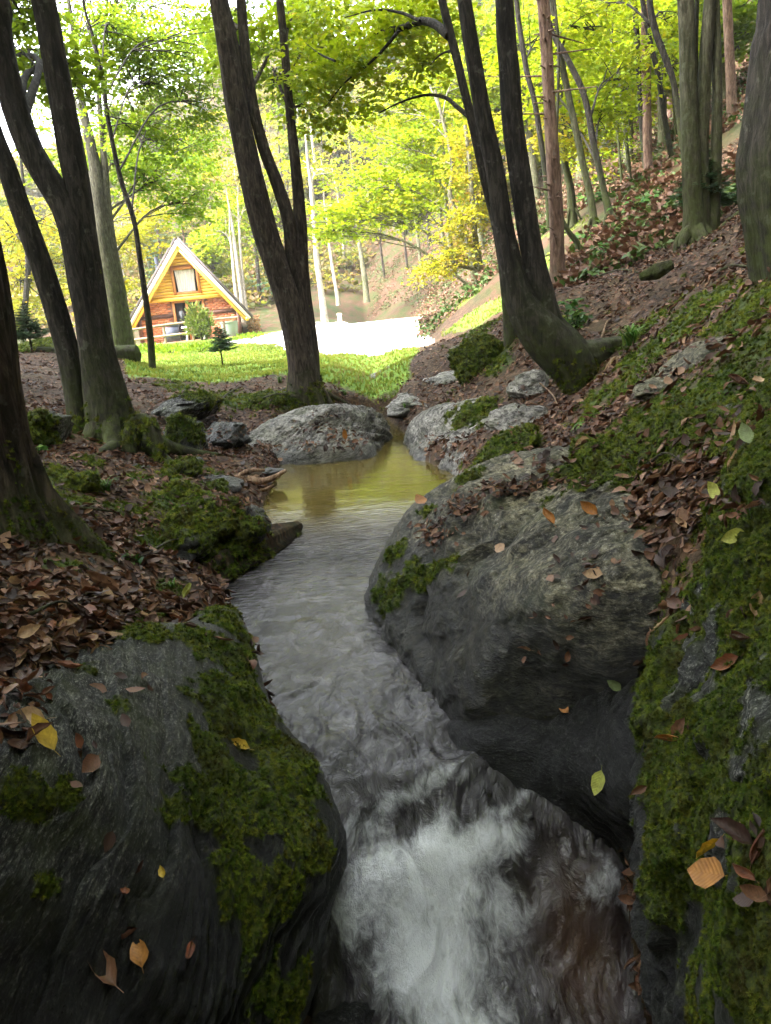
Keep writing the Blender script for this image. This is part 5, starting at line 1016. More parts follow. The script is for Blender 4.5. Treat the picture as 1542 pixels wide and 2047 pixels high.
# terrace railing
rl = empty('railing', cabw(-.4, -1.7, 0), 'rough pole railing in front of the cabin terrace', 'railing', rz=math.radians(9))
for x in (-1.75, -.55, .55, 1.8): part('post', MB().tube([[x, 0, -.2], [x + .02, 0, .62]], [.055, .05], 8), 'log_wood', rl, True)
for z0, z1, xa, xb in ((.60, .72, -2.2, 2.4), (.22, .26, -2.0, 1.2)): part('rail', MB().tube(crom(np.array([[xa, -.05, z0], [0, -.04, (z0 + z1) / 2 + .04], [xb, -.05, z1]]), 9), [.045] * 9, 8), 'log_wood', rl, True)
bx_ = empty('storage_box', cabw(-.72, -1.1, 0), 'dark covered box standing on the cabin terrace beside the white table', 'box', rz=math.radians(9))
part('body', MB().box((0, 0, .3), (.62, .5, .6)), 'slate_box', bx_); part('lid', MB().box((0, .02, .66), (.68, .56, .1), rotY(.08)), 'slate_box', bx_)
tb = empty('table', cabw(.22, -1.25, 0), 'small white oval table on the cabin terrace', 'table', rz=math.radians(9))
tv, tf = ico(4); part('tabletop', MB().add(np.sign(tv) * np.abs(tv) ** .7 * [.52, .32, .05] + [0, 0, .52], tf), 'table_white', tb, True)
for x, y in ((-.3, -.15), (.3, -.15), (-.3, .15), (.3, .15)): part('leg', MB().tube([[x * 1.15, y * 1.15, -.02], [x, y, .5]], [.03, .035], 6), 'table_white', tb)
gb = empty('barrel', cabw(1.62, -1.0, 0), 'grey green tub against the brick wall right of the terrace', 'tub')
M['tub'] = solid('grey_green_plastic', (.20, .25, .2), .5)
part('body', MB().tube([[0, 0, 0], [0, 0, .3], [0, 0, .55]], [.30, .34, .35], 16, False), 'tub', gb, True); part('rim', MB().tube([[0, 0, .55], [0, 0, .6]], [.38, .38], 16), 'tub', gb, True)
fw = empty('firewood_stack', cabw(2.62, .6, 0), 'firewood stacked under the right eave of the cabin', 'firewood', rz=math.radians(9))
rgb = np.random.default_rng(9); M['firewood'] = solid_rnd('split_firewood', (.26, .13, .06), .45, .9)
lm = MB().tube([[0, -.2, 0], [0, .35, 0]], [.05, .05], 7).mesh('firewood_log')
lm.materials.append(M['firewood'])
for r_ in range(8):
    for q in range(5):
        o = bpy.data.objects.new('log', lm); COL.objects.link(o); o.parent = fw; o.location = (-.24 + q * .11 + (.055 if r_ % 2 else 0), rgb.uniform(-.05, .05), .06 + r_ * .095); o.rotation_euler = (0, rgb.random() * 3, rgb.uniform(-.06, .06))
# distant second cabin between the trunks
C2 = hit_ground(72, 690, 30); C2 = at_t(72, 688, 48)
c2 = empty('cabin', C2, 'far off orange log cabin with white roof edges, half hidden behind a young spruce', 'cabin', rz=math.radians(20))
for r_ in range(13): part('log', MB().tube([[-1.3, 0, .1 + r_ * .2], [1.3, 0, .1 + r_ * .2]], [.105, .105], 8), 'timber', c2, True)
part('wall', MB().box((0, 1.6, 1.2), (2.5, 3.0, 2.4)), 'timber', c2)
part('roof', MB().box((0, 1.4, 2.85), (3.4, 4.4, .14), rotY(.10)), 'white_board', c2); part('porch_roof', MB().box((.6, -.7, 1.75), (1.7, 1.3, .1), rotY(.1)), 'white_board', c2)
w2 = part('window', MB().box((-.5, -.1, 1.4), (.7, .06, .7)), 'white_board', c2); part('pane', MB().box((-.5, -.14, 1.4), (.55, .03, .55)), 'glass', w2)
for x in (-.1, 1.35): part('post', MB().box((x, -1.25, .85), (.1, .1, 1.7)), 'white_board', c2)
# white post and stones at the far edge of the gravel
wp = on_meadow(681, 648); p_ = empty('post', wp, 'short white post at the far edge of the gravel', 'post'); part('shaft', MB().tube([[0, 0, -.1], [0, 0, .42]], [.10, .09], 10), 'white_board', p_, True); part('cap', MB().tube([[0, 0, .42], [0, 0, .5]], [.13, .10], 10), 'white_board', p_, True)
for k, (u, v, w) in enumerate([(664, 647, .22), (648, 649, .3), (632, 652, .24)]):
    q = on_meadow(u, v); lump_rock('stone', q + [0, 0, .08], (w * 1.4, w, w * .7), ['pale stone right beside the short white post', 'pale stone in the middle of the row by the white post', 'pale stone farthest from the white post in its row'][k], 'rock_pale', 4, seed=60 + k, group='stones by the white post')

#%%STAGE plants
# ------------------------------------------------------------------ logs, roots, young plants
def log_thing(name, label, path, rad, mat, seg=20, bark=.16, cat='log', mossy=None, seed=1):
    P = crom(np.array(path, float), 40); root = P[0].copy(); o = empty(name, root, label, cat)
    r_ = np.interp(np.linspace(0, 1, 40), np.linspace(0, 1, len(rad)), rad)
    v, f = tube(P, r_, seg, bark_disp(seed, bark, 4)); mb = MB(); mb.add(v - root, f)
    for e, kk in ((0, 0), (1, 39)):
        ring = v[kk * seg:(kk + 1) * seg] - root; c_ = ring.mean(0); i_ = np.arange(seg); j_ = (i_ + 1) % seg
        mb.add(np.vstack([ring, c_ + (P[kk] - P[kk - 1 if kk else 1]) * 1.5]), np.stack([i_, j_, np.full(seg, seg)] if e else [j_, i_, np.full(seg, seg)], 1))
    link('trunk', mb.mesh('trunk', True), M[mat], o); return o, v, f
M['rotten'] = mat_bark('rotten_wood', (.006, .005, .004), (.022, .013, .009), (.075, .04, .022), .8, .1, .2, 1.4)
LG1 = log_thing('rotten_log', 'dark rotten log with a broken end jutting over the pool from the left bank', [at_t(400, 1160, 4.1), at_t(450, 1128, 4.3), at_t(520, 1098, 4.6), at_t(570, 1068, 4.85), at_t(598, 1052, 4.95)], [.10, .12, .105, .08, .028], 'rotten', bark=.34, seed=3)
LG2 = log_thing('fallen_log', 'thick dark log lying across the top of the leaf slope behind the leaning trunks', [at_t(80, 712, 11.5), at_t(160, 716, 11.5), at_t(225, 712, 11.5), at_t(276, 708, 11.5)], [.13, .14, .14, .13], 'bark', seed=4)
log_thing('branch_stub', 'mossy branch lying on the leaf slope below the big mossy cluster', [at_t(1280, 555, 6.6), at_t(1310, 545, 6.55), at_t(1345, 528, 6.5)], [.03, .06, .035], 'bark', seed=5, cat='branch')
dw = empty('driftwood', at_z(485, 985, .05), 'twisted pale driftwood roots caught at the left edge of the pool', 'driftwood')
M['drift'] = mat_bark('driftwood', (.05, .03, .02), (.16, .10, .065), (.28, .2, .14), 1, .05, .1)
for pts, r_ in (([(455, 975), (475, 955), (492, 960), (498, 985), (488, 1010)], .028), ([(495, 958), (520, 962), (545, 955), (572, 940)], .03), ([(500, 985), (525, 980), (548, 970)], .022), ([(480, 950), (500, 940), (530, 940)], .02)):
    P = crom(np.array([at_t(u, v, 6.0) for u, v in pts]), 16); v, f = tube(P, np.linspace(r_, r_ * .4, 16), 10, bark_disp(3, .15, 4)); link('root', mesh_np('root', v - np.array(dw.location), f), M['drift'], dw)
ar = empty('tree_root', at_t(300, 905, 5.95), 'mossy arched root with a black hollow beside the leaning twin trunks', 'root')
P = crom(np.array([at_t(u, v, 6.0) for u, v in [(262, 905), (268, 860), (285, 842), (303, 862), (318, 905), (322, 930)]]), 24); v, f = tube(P, np.linspace(.075, .05, 24), 14, bark_disp(7, .14, 4)); link('root', mesh_np('root', v - np.array(ar.location), f), M['bark'], ar)
AR = (v, f)

def blades(n, L, w, spread, rng, seg=4, droop=.6, up=1.0):
    V_, F_ = [], []; k = 0
    for q in range(n):
        a = rng.random() * 6.283; l = L * rng.uniform(.5, 1.1); s = spread * rng.uniform(.3, 1.2); b = np.array([rng.normal(0, .06 * L), rng.normal(0, .06 * L), 0])
        t_ = np.linspace(0, 1, seg + 1); d = np.array([math.cos(a), math.sin(a), 0]); sd = np.array([-math.sin(a), math.cos(a), 0])
        c_ = b + d * (s * l * t_ ** 1.5)[:, None] + np.array([0, 0, 1.]) * (l * (up * t_ - droop * t_ ** 2.4))[:, None]
        ww = w * (1 - t_ ** 2) + .0006
        V_.append(np.stack([c_ - sd * ww[:, None], c_ + sd * ww[:, None]], 1).reshape(-1, 3))
        for e in range(seg): F_.append([k + 2 * e, k + 2 * e + 1, k + 2 * e + 3, k + 2 * e + 2])
        k += 2 * (seg + 1)
    return np.vstack(V_), np.array(F_)
M['grass_blade'] = mat_leaf('grass_blade', [(0, (.03, .09, .01)), (.5, (.07, .17, .02)), (1, (.16, .24, .05))], .35, .5, True, .3)
M['dry_blade'] = mat_leaf('dry_grass', [(0, (.12, .07, .03)), (1, (.28, .19, .10))], .3, .6, True)
def grass_tuft(u, v, label, n, Lpx, mat='grass_blade', t=None, up=1.0, droop=.6, spread=.7):
    p, nn = hit(u, v); t = depth(p); L = Lpx * t / FPX; rng = np.random.default_rng(int(u)); V_, F_ = blades(n, L, L * .022 + .0012, spread, rng, 5, droop, up)
    o = link('grass_tuft', mesh_np('grass_tuft', V_, F_, True, {'rnd': np.repeat(rng.random(n), 12)}), M[mat], None, p); return tag(o, label, 'grass tuft')
grass_tuft(212, 985, 'bright green grass tuft on the left bank below the leaning twin trunks', 42, 62)
grass_tuft(1262, 690, 'tall green grass tuft beside the bent foot of the forked tree', 60, 84)
grass_tuft(1240, 715, 'drooping dry brown grass hanging below the green tuft', 46, 80, 'dry_blade', up=.35, droop=1.1, spread=.8)
grass_tuft(1165, 850, 'short hanging green grass tuft on the edge of the moss slope', 46, 52, up=.6, droop=1.0)
grass_tuft(345, 1175, 'few thin green grass blades beside the curled leaves above the slab boulder', 10, 48)
grass_tuft(560, 765, 'ragged grass tuft left of the hollow scarred trunk', 26, 30)
grass_tuft(690, 790, 'small grass tuft between the hollow scarred trunk and the pale slab', 26, 26)
grass_tuft(810, 815, 'little green tuft on the low rock above the narrow pool head', 22, 22)
def leafy_plant(u, v, label, n, wpx, hpx, lpx, mat='fern', cat='plant'):
    p, nn = hit(u, v); t = depth(p); w, h, l = wpx * t / FPX, hpx * t / FPX, lpx * t / FPX; rng = np.random.default_rng(int(u + v)); o = empty('leafy_plant', p, label, cat)
    c_ = rng.normal(0, .42, (n, 3)) * [w, w * .7, 0]; c_[:, 2] = rng.random(n) * h; mb = MB()
    for e in c_[:: max(1, n // 14)]: mb.tube(crom(np.array([[e[0] * .3, e[1] * .3, -.02], e * [.7, .7, .6], e]), 5), np.linspace(.006, .002, 5), 4, False)
    link('stem', mb.mesh('stem', True), M['fern'], o); o.children[0].data.attributes.new('rnd', 'FLOAT', 'POINT')
    a = rng.random(n) * 6.283; D = unit(np.stack([np.cos(a), np.sin(a), rng.normal(-.2, .3, n)], 1)); N = unit(rng.normal(0, .35, (n, 3)) + [0, -.2, 1]); N = unit(N - D * np.sum(N * D, 1)[:, None])
    vv, ff = leaf_arrays(c_, N, D, l * rng.uniform(.7, 1.3, n), .3, .1); link('leaf', mesh_np('leaf', vv, ff, False, {'rnd': np.repeat(rng.random(n), 4)}), M[mat], o)['kind'] = 'stuff'
leafy_plant(1145, 660, 'dark green leafy plant in the hollow behind the bent foot of the forked tree', 120, 42, 60, 17)
leafy_plant(1165, 505, 'light green fern beside the foot of the spruce trunk', 60, 20, 36, 14)
leafy_plant(1205, 400, 'green fern patch at the foot of the leaning dark trunk', 80, 55, 16, 14)
leafy_plant(1300, 410, 'green fern patch left of the young spruce on the slope', 90, 70, 18, 14)
leafy_plant(1200, 530, 'pale yellow green fern on the leaf slope right of the spruce foot', 50, 18, 40, 14)
leafy_plant(265, 1120, 'small green leaf sprig beside the moss root on the left bank', 14, 24, 12, 24)
leafy_plant(75, 905, 'tiny orange and green seedling beside the furrowed trunk', 12, 14, 12, 16)
leafy_plant(250, 1085, 'little green seedling on the leaf bank above the moss hump', 10, 12, 8, 16)
def young_spruce(u, v, hpx, wpx, label, mat='needle', skip=.25, flat=.85):
    p = hit_ground(u, v, 3); t = depth(p); h, w = hpx * t / FPX, wpx * t / FPX; rng = np.random.default_rng(int(u + v)); o = empty('young_spruce', p, label, 'young spruce')
    mb = MB(); mb.tube([[0, 0, -.1], [0, 0, h * .5], [0, 0, h]], [h * .014 + .008, h * .009 + .005, .004], 7, False)
    C, N, D, S = [], [], [], []
    for q in range(13):
        f_ = q / 13; z = h * (skip + (1 - skip) * f_); rad = w * max(.12, (1 - f_) ** flat)
        for a in rng.random(6) * 6.283:
            L = rad * rng.uniform(.75, 1.15); tip = np.array([math.cos(a) * L, math.sin(a) * L, z + .10 * L]); mb.tube([[0, 0, z], tip * [.6, .6, 1] + [0, 0, -.02 * h], tip], [.006, .005, .003], 4, False)
            m_ = 22
            for sg in (-1, 1):
                s_ = np.linspace(.12, 1, m_); b_ = np.stack([math.cos(a) * L * s_, math.sin(a) * L * s_, z + .1 * L * s_ ** 2], 1) + rng.normal(0, .012 * h, (m_, 3))
                C.append(b_); D.append(unit(np.stack([np.cos(a + sg * .75) + 0 * s_, np.sin(a + sg * .75) + 0 * s_, rng.normal(0, .15, m_)], 1))); N.append(unit(rng.normal(0, .3, (m_, 3)) + [0, 0, 1])); S.append(L * .42 * (1.15 - s_ * .7) * rng.uniform(.7, 1.3, m_))
    link('trunk', mb.mesh('trunk', True), M['bark_brown'], o)
    C, N, D, S = map(np.concatenate, (C, N, D, S)); N = unit(N - D * np.sum(N * D, 1)[:, None]); vv, ff = leaf_arrays(C, N, D, S, .10, .02)
    link('crown', mesh_np('crown', vv, ff, False, {'rnd': np.repeat(np.clip(rng.normal(.5, .2, len(C)), 0, 1), 4)}), M[mat], o); return o
young_spruce(1408, 478, 180, 66, 'young green spruce in front of the big mossy cluster', skip=.35, flat=.6)
young_spruce(446, 731, 78, 30, 'small bushy topped young spruce on the grass in front of the cabin', skip=.4, flat=.5)
young_spruce(66, 708, 100, 46, 'young spruce at the far left in front of the far cabin', skip=.3)
def bush(p, label, rad, n, l, mat, stems=6, cat='bush'):
    rng = np.random.default_rng(int(abs(p[0]) * 31)); o = empty('bush', p, label, cat); mb = MB()
    for q in range(stems): a = rng.random() * 6.283; mb.tube(crom(np.array([[0, 0, -.1], [math.cos(a) * rad[0] * .2, math.sin(a) * rad[0] * .2, rad[1] * .5], [math.cos(a) * rad[0] * .5, math.sin(a) * rad[0] * .5, rad[1] * 1.3]]), 6), np.linspace(.022, .006, 6), 5, False)
    link('stem', mb.mesh('stem', True), M['bark_brown'], o)['kind'] = 'stuff'
    q = unit(rng.normal(size=(n, 3))) * (rng.random(n) ** .3)[:, None]; c_ = q * [rad[0], rad[0], rad[1]] * (1 + .55 * fbm(q * 2.3, 3, 3))[:, None] + [0, 0, rad[1] * 1.15]
    D = unit(q * [1, 1, .4] + [0, 0, .8] + rng.normal(0, .35, (n, 3))); N = unit(np.cross(D, rng.normal(size=(n, 3)))); vv, ff = leaf_arrays(c_, N, D, l * rng.uniform(.6, 1.3, n), .22, .05)
    link('crown', mesh_np('crown', vv, ff, False, {'rnd': np.repeat(np.clip(rng.normal(.5, .22, n), 0, 1), 4)}), M[mat], o); return o
q = cabw(.50, -2.3, 0); bush((q[0], q[1], hz(q[0], q[1])), 'loose yellow green thuja bush in front of the cabin door', (.44, .60), 1000, .18, 'needle_pale', 12)
for u, v, w, h, lab in [(345, 706, .5, .08, 'low dark green plant heap left of the small young spruce'), (400, 704, .5, .08, 'dark grassy heap beside the terrace of the cabin'), (300, 704, .4, .10, 'leafy low bush at the left corner of the cabin'), (500, 678, .5, .07, 'low green mound right of the cabin')]:
    p = on_meadow(u, v); bush(p, lab, (w, h), 420, .09, 'leaf_green', 4)
#%%STAGE scatter
# ------------------------------------------------------------------ moss, litter and single leaves
def euler_of(Nn, spin):
    Nn = unit(Nn); a = np.where(np.abs(Nn[:, :1]) < .9, np.array([[1., 0, 0]]), np.array([[0, 1., 0]]))
    X_ = unit(a - Nn * np.sum(a * Nn, 1)[:, None]); Y_ = np.cross(Nn, X_); c_, s_ = np.cos(spin)[:, None], np.sin(spin)[:, None]
    X_, Y_ = X_ * c_ + Y_ * s_, -X_ * s_ + Y_ * c_
    ry = -np.arcsin(np.clip(X_[:, 2], -1, 1)); rx = np.arctan2(Y_[:, 2], Nn[:, 2]); rz = np.arctan2(X_[:, 1], X_[:, 0])
    return np.stack([rx, ry, rz], 1)
def scatter(name, P, rot, scl, protos, parent=None, seed=0):
    """a point cloud mesh that carries one small mesh per point"""
    n = len(P); o = link(name, mesh_np(name, P - (np.array(parent.location) if parent is not None else 0), [], False) if False else bpy.data.meshes.new(name), None, parent)
    me = o.data; me.vertices.add(n); me.vertices.foreach_set('co', (P - (np.array(parent.location) if parent is not None else 0)).astype(np.float32).ravel())
    a = me.attributes.new('rot', 'FLOAT_VECTOR', 'POINT'); a.data.foreach_set('vector', rot.astype(np.float32).ravel())
    a = me.attributes.new('scl', 'FLOAT', 'POINT'); a.data.foreach_set('value', scl.astype(np.float32))
    a = me.attributes.new('vid', 'INT', 'POINT'); a.data.foreach_set('value', np.random.default_rng(seed).integers(0, len(protos), n).astype(np.int32))
    g = bpy.data.node_groups.new(name, 'GeometryNodeTree'); g.interface.new_socket('Geometry', in_out='INPUT', socket_type='NodeSocketGeometry'); g.interface.new_socket('Geometry', in_out='OUTPUT', socket_type='NodeSocketGeometry')
    N_ = g.nodes.new; L_ = g.links.new; gi = N_('NodeGroupInput'); go = N_('NodeGroupOutput'); iop = N_('GeometryNodeInstanceOnPoints'); jn = N_('GeometryNodeJoinGeometry')
    for p in protos:
        oi = N_('GeometryNodeObjectInfo'); oi.inputs['Object'].default_value = p; oi.inputs['As Instance'].default_value = True; L_(oi.outputs['Geometry'], jn.inputs[0])
    def at(nm, ty): x = N_('GeometryNodeInputNamedAttribute'); x.data_type = ty; x.inputs['Name'].default_value = nm; return x.outputs['Attribute']
    L_(gi.outputs[0], iop.inputs['Points']); L_(jn.outputs[0], iop.inputs['Instance']); iop.inputs['Pick Instance'].default_value = True
    L_(at('vid', 'INT'), iop.inputs['Instance Index']); L_(at('rot', 'FLOAT_VECTOR'), iop.inputs['Rotation']); L_(at('scl', 'FLOAT'), iop.inputs['Scale']); L_(iop.outputs[0], go.inputs[0])
    md = o.modifiers.new('scatter', 'NODES'); md.node_group = g; o['kind'] = 'stuff'; return o
def proto(me, mat):
    me.materials.append(M[mat]); return bpy.data.objects.new(me.name, me)
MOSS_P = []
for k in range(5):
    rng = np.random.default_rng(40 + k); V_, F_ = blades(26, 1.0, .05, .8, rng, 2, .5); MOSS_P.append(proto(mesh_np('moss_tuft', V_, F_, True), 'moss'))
def leaf_mesh(curl, bend, twist, na=7, nb=5, seed=0, wmax=.31, wavy=.03):
    rng = np.random.default_rng(seed); V_ = []
    for a in range(na):
        t = a / (na - 1); w = wmax * (math.sin(math.pi * min(1, t ** .85)) ** .75) * (1.05 - .25 * t) + .004
        for b in range(nb):
            s_ = (b / (nb - 1) - .5) * 2; ang = curl * s_; x = w * math.sin(ang) / max(abs(curl), .05) if abs(curl) > .05 else w * s_
            z = w * (1 - math.cos(ang)) / max(abs(curl), .05) + abs(s_) * wavy * math.sin(t * 19 + seed) + .05 * abs(s_) * w
            th_ = bend * (t - .3); y = math.sin(th_) / bend if abs(bend) > .05 else t - .3; zz = (1 - math.cos(th_)) / bend if abs(bend) > .05 else 0
            tw = twist * (t - .4); x, z = x * math.cos(tw) - z * math.sin(tw), x * math.sin(tw) + z * math.cos(tw)
            jag = .012 * (-1) ** a if b in (0, nb - 1) else 0
            V_.append([x * (1 + jag * 4), y + .3, z + zz])
    F_ = [[a * nb + b, a * nb + b + 1, (a + 1) * nb + b + 1, (a + 1) * nb + b] for a in range(na - 1) for b in range(nb - 1)]
    n0 = len(V_); V_ += [[-.006, .0, .002], [.006, .0, .002], [.012, -.2, .05], [.002, -.2, .05]]; F_.append([n0, n0 + 1, n0 + 2, n0 + 3])
    return np.array(V_), np.array(F_)
LSH = [(.3, .25, .2), (.9, .7, .5), (1.5, -.5, -.4), (1.9, 1.1, .9), (.6, -.9, .6), (2.4, .5, -.8), (.2, .9, .1), (1.2, 1.4, .3)]
LIT_P = [proto(mesh_np('litter_leaf', *leaf_mesh(c_, b_, t_, 5, 3, k), True), 'litter') for k, (c_, b_, t_) in enumerate(LSH)]

def sample_tris(P, f, wgt, n, rng):
    a, b, c_ = P[f[:, 0]], P[f[:, 1]], P[f[:, 2]]; cr_ = np.cross(b - a, c_ - a); ar_ = np.linalg.norm(cr_, axis=1) / 2; w = ar_ * wgt; tot = w.sum()
    if tot <= 0: return np.zeros((0, 3)), np.zeros((0, 3))
    n = int(n(tot)) if callable(n) else n
    i_ = rng.choice(len(f), n, p=w / tot); r1 = np.sqrt(rng.random(n))[:, None]; r2 = rng.random(n)[:, None]
    return a[i_] * (1 - r1) + b[i_] * r1 * (1 - r2) + c_[i_] * r1 * r2, unit(cr_[i_])
def inframe(P, mu=160, mv=160):
    d = P - EYE; t = d @ _f; t_ = np.maximum(t, .05); u = 771 + FPX * (d @ _r) / t_; v = 1023.5 - FPX * (d @ _u) / t_
    return (t > .3) & (u > -mu) & (u < 1542 + mu) & (v > -mv) & (v < 2047 + mv)
def moss_on(P, f, w_at, parent, seed, maxn=14000, name='moss', lo=.37, coarse=1.0, noise=True):
    rng = np.random.default_rng(seed); fc_ = P[f].mean(1); t = np.maximum(depth(fc_), .5); s_ = np.clip(.0080 * t * coarse, .0105, .05)
    w = w_at[f].mean(1) + (fbm(fc_ * 9, 3, seed) * .30 + fbm(fc_ * 30, 2, seed + 1) * .16 if noise else 0)
    k = (w > lo) & inframe(fc_)
    nf = unit(np.cross(P[f[:, 1]] - P[f[:, 0]], P[f[:, 2]] - P[f[:, 0]])); vd = unit(EYE - fc_)
    k &= (np.sum(nf * vd, 1) > -.35)
    if k.sum() < 3: return None
    pts, nn = sample_tris(P, f[k], 1.9 / s_[k] ** 2, lambda tot: min(maxn, tot), rng)
    n = len(pts); sc = np.clip(.0080 * np.maximum(depth(pts), .5) * coarse, .0105, .05) * rng.uniform(.6, 1.35, n)
    nn = unit(nn * .75 + np.array([0, 0, .12]) + rng.normal(0, .28, (n, 3)))
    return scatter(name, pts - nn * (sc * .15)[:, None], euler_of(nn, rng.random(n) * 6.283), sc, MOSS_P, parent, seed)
k = 0
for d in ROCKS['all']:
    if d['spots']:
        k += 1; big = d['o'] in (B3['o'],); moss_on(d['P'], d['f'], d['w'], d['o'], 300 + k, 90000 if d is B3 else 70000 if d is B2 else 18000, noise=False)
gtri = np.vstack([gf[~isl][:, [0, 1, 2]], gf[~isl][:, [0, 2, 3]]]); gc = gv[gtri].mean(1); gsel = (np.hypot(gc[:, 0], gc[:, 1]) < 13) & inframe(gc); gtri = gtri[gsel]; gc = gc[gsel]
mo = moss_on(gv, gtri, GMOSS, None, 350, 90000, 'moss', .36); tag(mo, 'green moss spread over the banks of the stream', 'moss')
# moss on tree feet
for o in list(COL.objects):
    if o.name.startswith('trunk') and o.parent and o.parent.get('label', '').startswith(('dark trunk with deep', 'dark tree with thick', 'forked dark', 'brown three')):
        me = o.data; P = np.empty(len(me.vertices) * 3, np.float32); me.vertices.foreach_get('co', P); P = P.reshape(-1, 3).astype(float) + np.array(o.parent.location)
        f = np.array([p.vertices[:] for p in me.polygons]); f = np.vstack([f[:, [0, 1, 2]], f[:, [0, 2, 3]]]); hgt = P[:, 2] - o.parent.location[2]
        lim = {'d': .6, 'f': .7, 'b': .35}[o.parent['label'][0]]; w = (1 - sm(.1, lim, hgt)) * (.64 if o.parent['label'][0] == 'f' else .62)
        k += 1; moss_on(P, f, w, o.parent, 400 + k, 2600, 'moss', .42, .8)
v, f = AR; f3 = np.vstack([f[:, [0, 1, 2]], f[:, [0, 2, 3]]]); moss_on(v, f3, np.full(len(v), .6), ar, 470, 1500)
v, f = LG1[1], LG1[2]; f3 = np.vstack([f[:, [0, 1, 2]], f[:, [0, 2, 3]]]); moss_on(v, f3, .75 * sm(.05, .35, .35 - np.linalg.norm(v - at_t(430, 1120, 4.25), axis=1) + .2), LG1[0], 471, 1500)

# --- leaves
rng = np.random.default_rng(808)
gn_ = np.cross(gv[gtri[:, 1]] - gv[gtri[:, 0]], gv[gtri[:, 2]] - gv[gtri[:, 0]]); gn_ = unit(gn_)
gr_ = np.hypot(gc[:, 0], gc[:, 1])
wl = (1 - np.clip(GMOSS[gtri].mean(1) * 1.5, 0, .96)) * (1 - np.clip(BED[gtri].max(1), 0, 1)) * (1 - np.clip(GRASS[gtri].mean(1) * 1.6, 0, 1)) * (.35 + .65 * sm(-.35, .25, fbm(gc * 2.5, 3, 90))) / (1 + (gr_ / 5.5) ** 2.2)
LP, LN = sample_tris(gv, gtri, wl, 42000, rng)
LZ = np.zeros(len(LP), int)
# on the rocks and moss, by patches found on the surfaces: u, v, spread u, spread v, count, zone
ZONES = [(870, 1065, 36, 24, 90, 1), (930, 1015, 40, 18, 110, 1), (1000, 980, 50, 10, 100, 1), (1090, 968, 60, 10, 80, 1), (1160, 960, 30, 14, 30, 1), (1200, 1110, 40, 40, 8, 1), (1180, 1170, 30, 40, 13, 1), (1120, 1230, 40, 30, 8, 1), (1060, 1310, 60, 30, 10, 1), (1240, 1040, 30, 20, 12, 1), (1050, 1140, 120, 90, 9, 1),
         (650, 855, 60, 14, 60, 2), (620, 890, 60, 12, 50, 2), (700, 880, 40, 18, 45, 2), (660, 830, 50, 8, 24, 2), (900, 900, 60, 30, 16, 3), (960, 880, 50, 20, 36, 3), (880, 800, 60, 14, 80, 3), (1050, 880, 40, 30, 40, 3), (940, 780, 40, 16, 50, 3), (840, 770, 50, 14, 36, 3), (1060, 800, 40, 20, 40, 3), (1000, 660, 40, 14, 30, 3),
         (1330, 880, 60, 16, 20, 4), (1420, 855, 60, 22, 22, 4), (1480, 840, 40, 20, 12, 4), (1400, 960, 40, 40, 26, 4), (1450, 1010, 50, 26, 26, 4), (1380, 1040, 26, 40, 18, 4), (1500, 1010, 30, 20, 12, 4), (1350, 750, 60, 16, 30, 4), (1430, 690, 60, 14, 23, 4), (1510, 780, 30, 14, 10, 4), (1280, 800, 50, 18, 25, 4), (1230, 830, 30, 20, 30, 4), (1200, 880, 30, 24, 24, 4), (1130, 880, 40, 30, 40, 4), (1100, 930, 50, 16, 36, 4),
         (1500, 1700, 40, 50, 9, 5), (1400, 1500, 60, 80, 6, 5), (1520, 1800, 24, 30, 5, 5), (1480, 1250, 50, 60, 7, 5),
         (60, 1290, 70, 50, 70, 6), (160, 1250, 70, 40, 60, 6), (40, 1400, 40, 50, 40, 6), (30, 1480, 40, 30, 14, 6), (240, 1210, 50, 26, 40, 6), (340, 1215, 40, 18, 20, 6), (260, 1380, 60, 60, 4, 6), (170, 1510, 40, 30, 5, 6), (400, 1260, 50, 30, 8, 6), (500, 1310, 12, 24, 9, 6), (250, 1850, 160, 120, 4, 6), (360, 1215, 60, 20, 24, 6),
         (540, 1060, 40, 12, 30, 7), (480, 1020, 40, 18, 40, 7), (400, 1010, 60, 26, 40, 7), (340, 790, 30, 10, 14, 7), (540, 810, 40, 10, 40, 7), (450, 870, 36, 14, 46, 7), (250, 1060, 60, 30, 50, 7), (100, 1100, 50, 30, 20, 7)]
zp, zn, zz_ = [], [], []
for u, v, su, sv, n, zn_ in ZONES:
    for q in range(n):
        p, nn = hit(u + rng.normal(0, su * .6), v + rng.normal(0, sv * .6))
        if nn[2] > .05 or rng.random() < .2: zp.append(p); zn.append(nn); zz_.append(zn_)
LP = np.vstack([LP, zp]); LN = np.vstack([LN, zn]); LZ = np.concatenate([LZ, zz_])
n = len(LP); LS = (.026 + .05 * rng.random(n) ** 2.0) * np.where(LZ == 2, 1.15, 1) * np.where(LZ == 1, .75, 1)
LN_ = unit(LN * .8 + [0, 0, .25] + rng.normal(0, .30, (n, 3))); LE = euler_of(LN_, rng.random(n) * 6.283)
LP = LP + LN * (rng.uniform(.004, .016, n))[:, None]
dd = LP - EYE; t = dd @ _f; uu = 771 + FPX * (dd @ _r) / np.maximum(t, .1); v_ = 1023.5 - FPX * (dd @ _u) / np.maximum(t, .1)
size_px = np.where((t > .3) & (uu > 5) & (uu < 1537) & (v_ > 5) & (v_ < 2042), LS / np.maximum(t, .1), 0)
order = np.argsort(-size_px); ind = []
for q in order:
    if len(ind) >= 265: break
    p = Vector(LP[q] + LN[q] * .012); d_ = p - Vector(EYE); h_ = BV.ray_cast(Vector(EYE), d_.normalized(), d_.length - .02)
    if h_[0] is None: ind.append(q)
ind = np.array(ind); rest = np.setdiff1d(np.arange(n), ind)
lit = scatter('leaf_litter', LP[rest], LE[rest], LS[rest], LIT_P, None, 9); tag(lit, 'brown beech leaf litter covering both banks and the rocks', 'leaf litter')
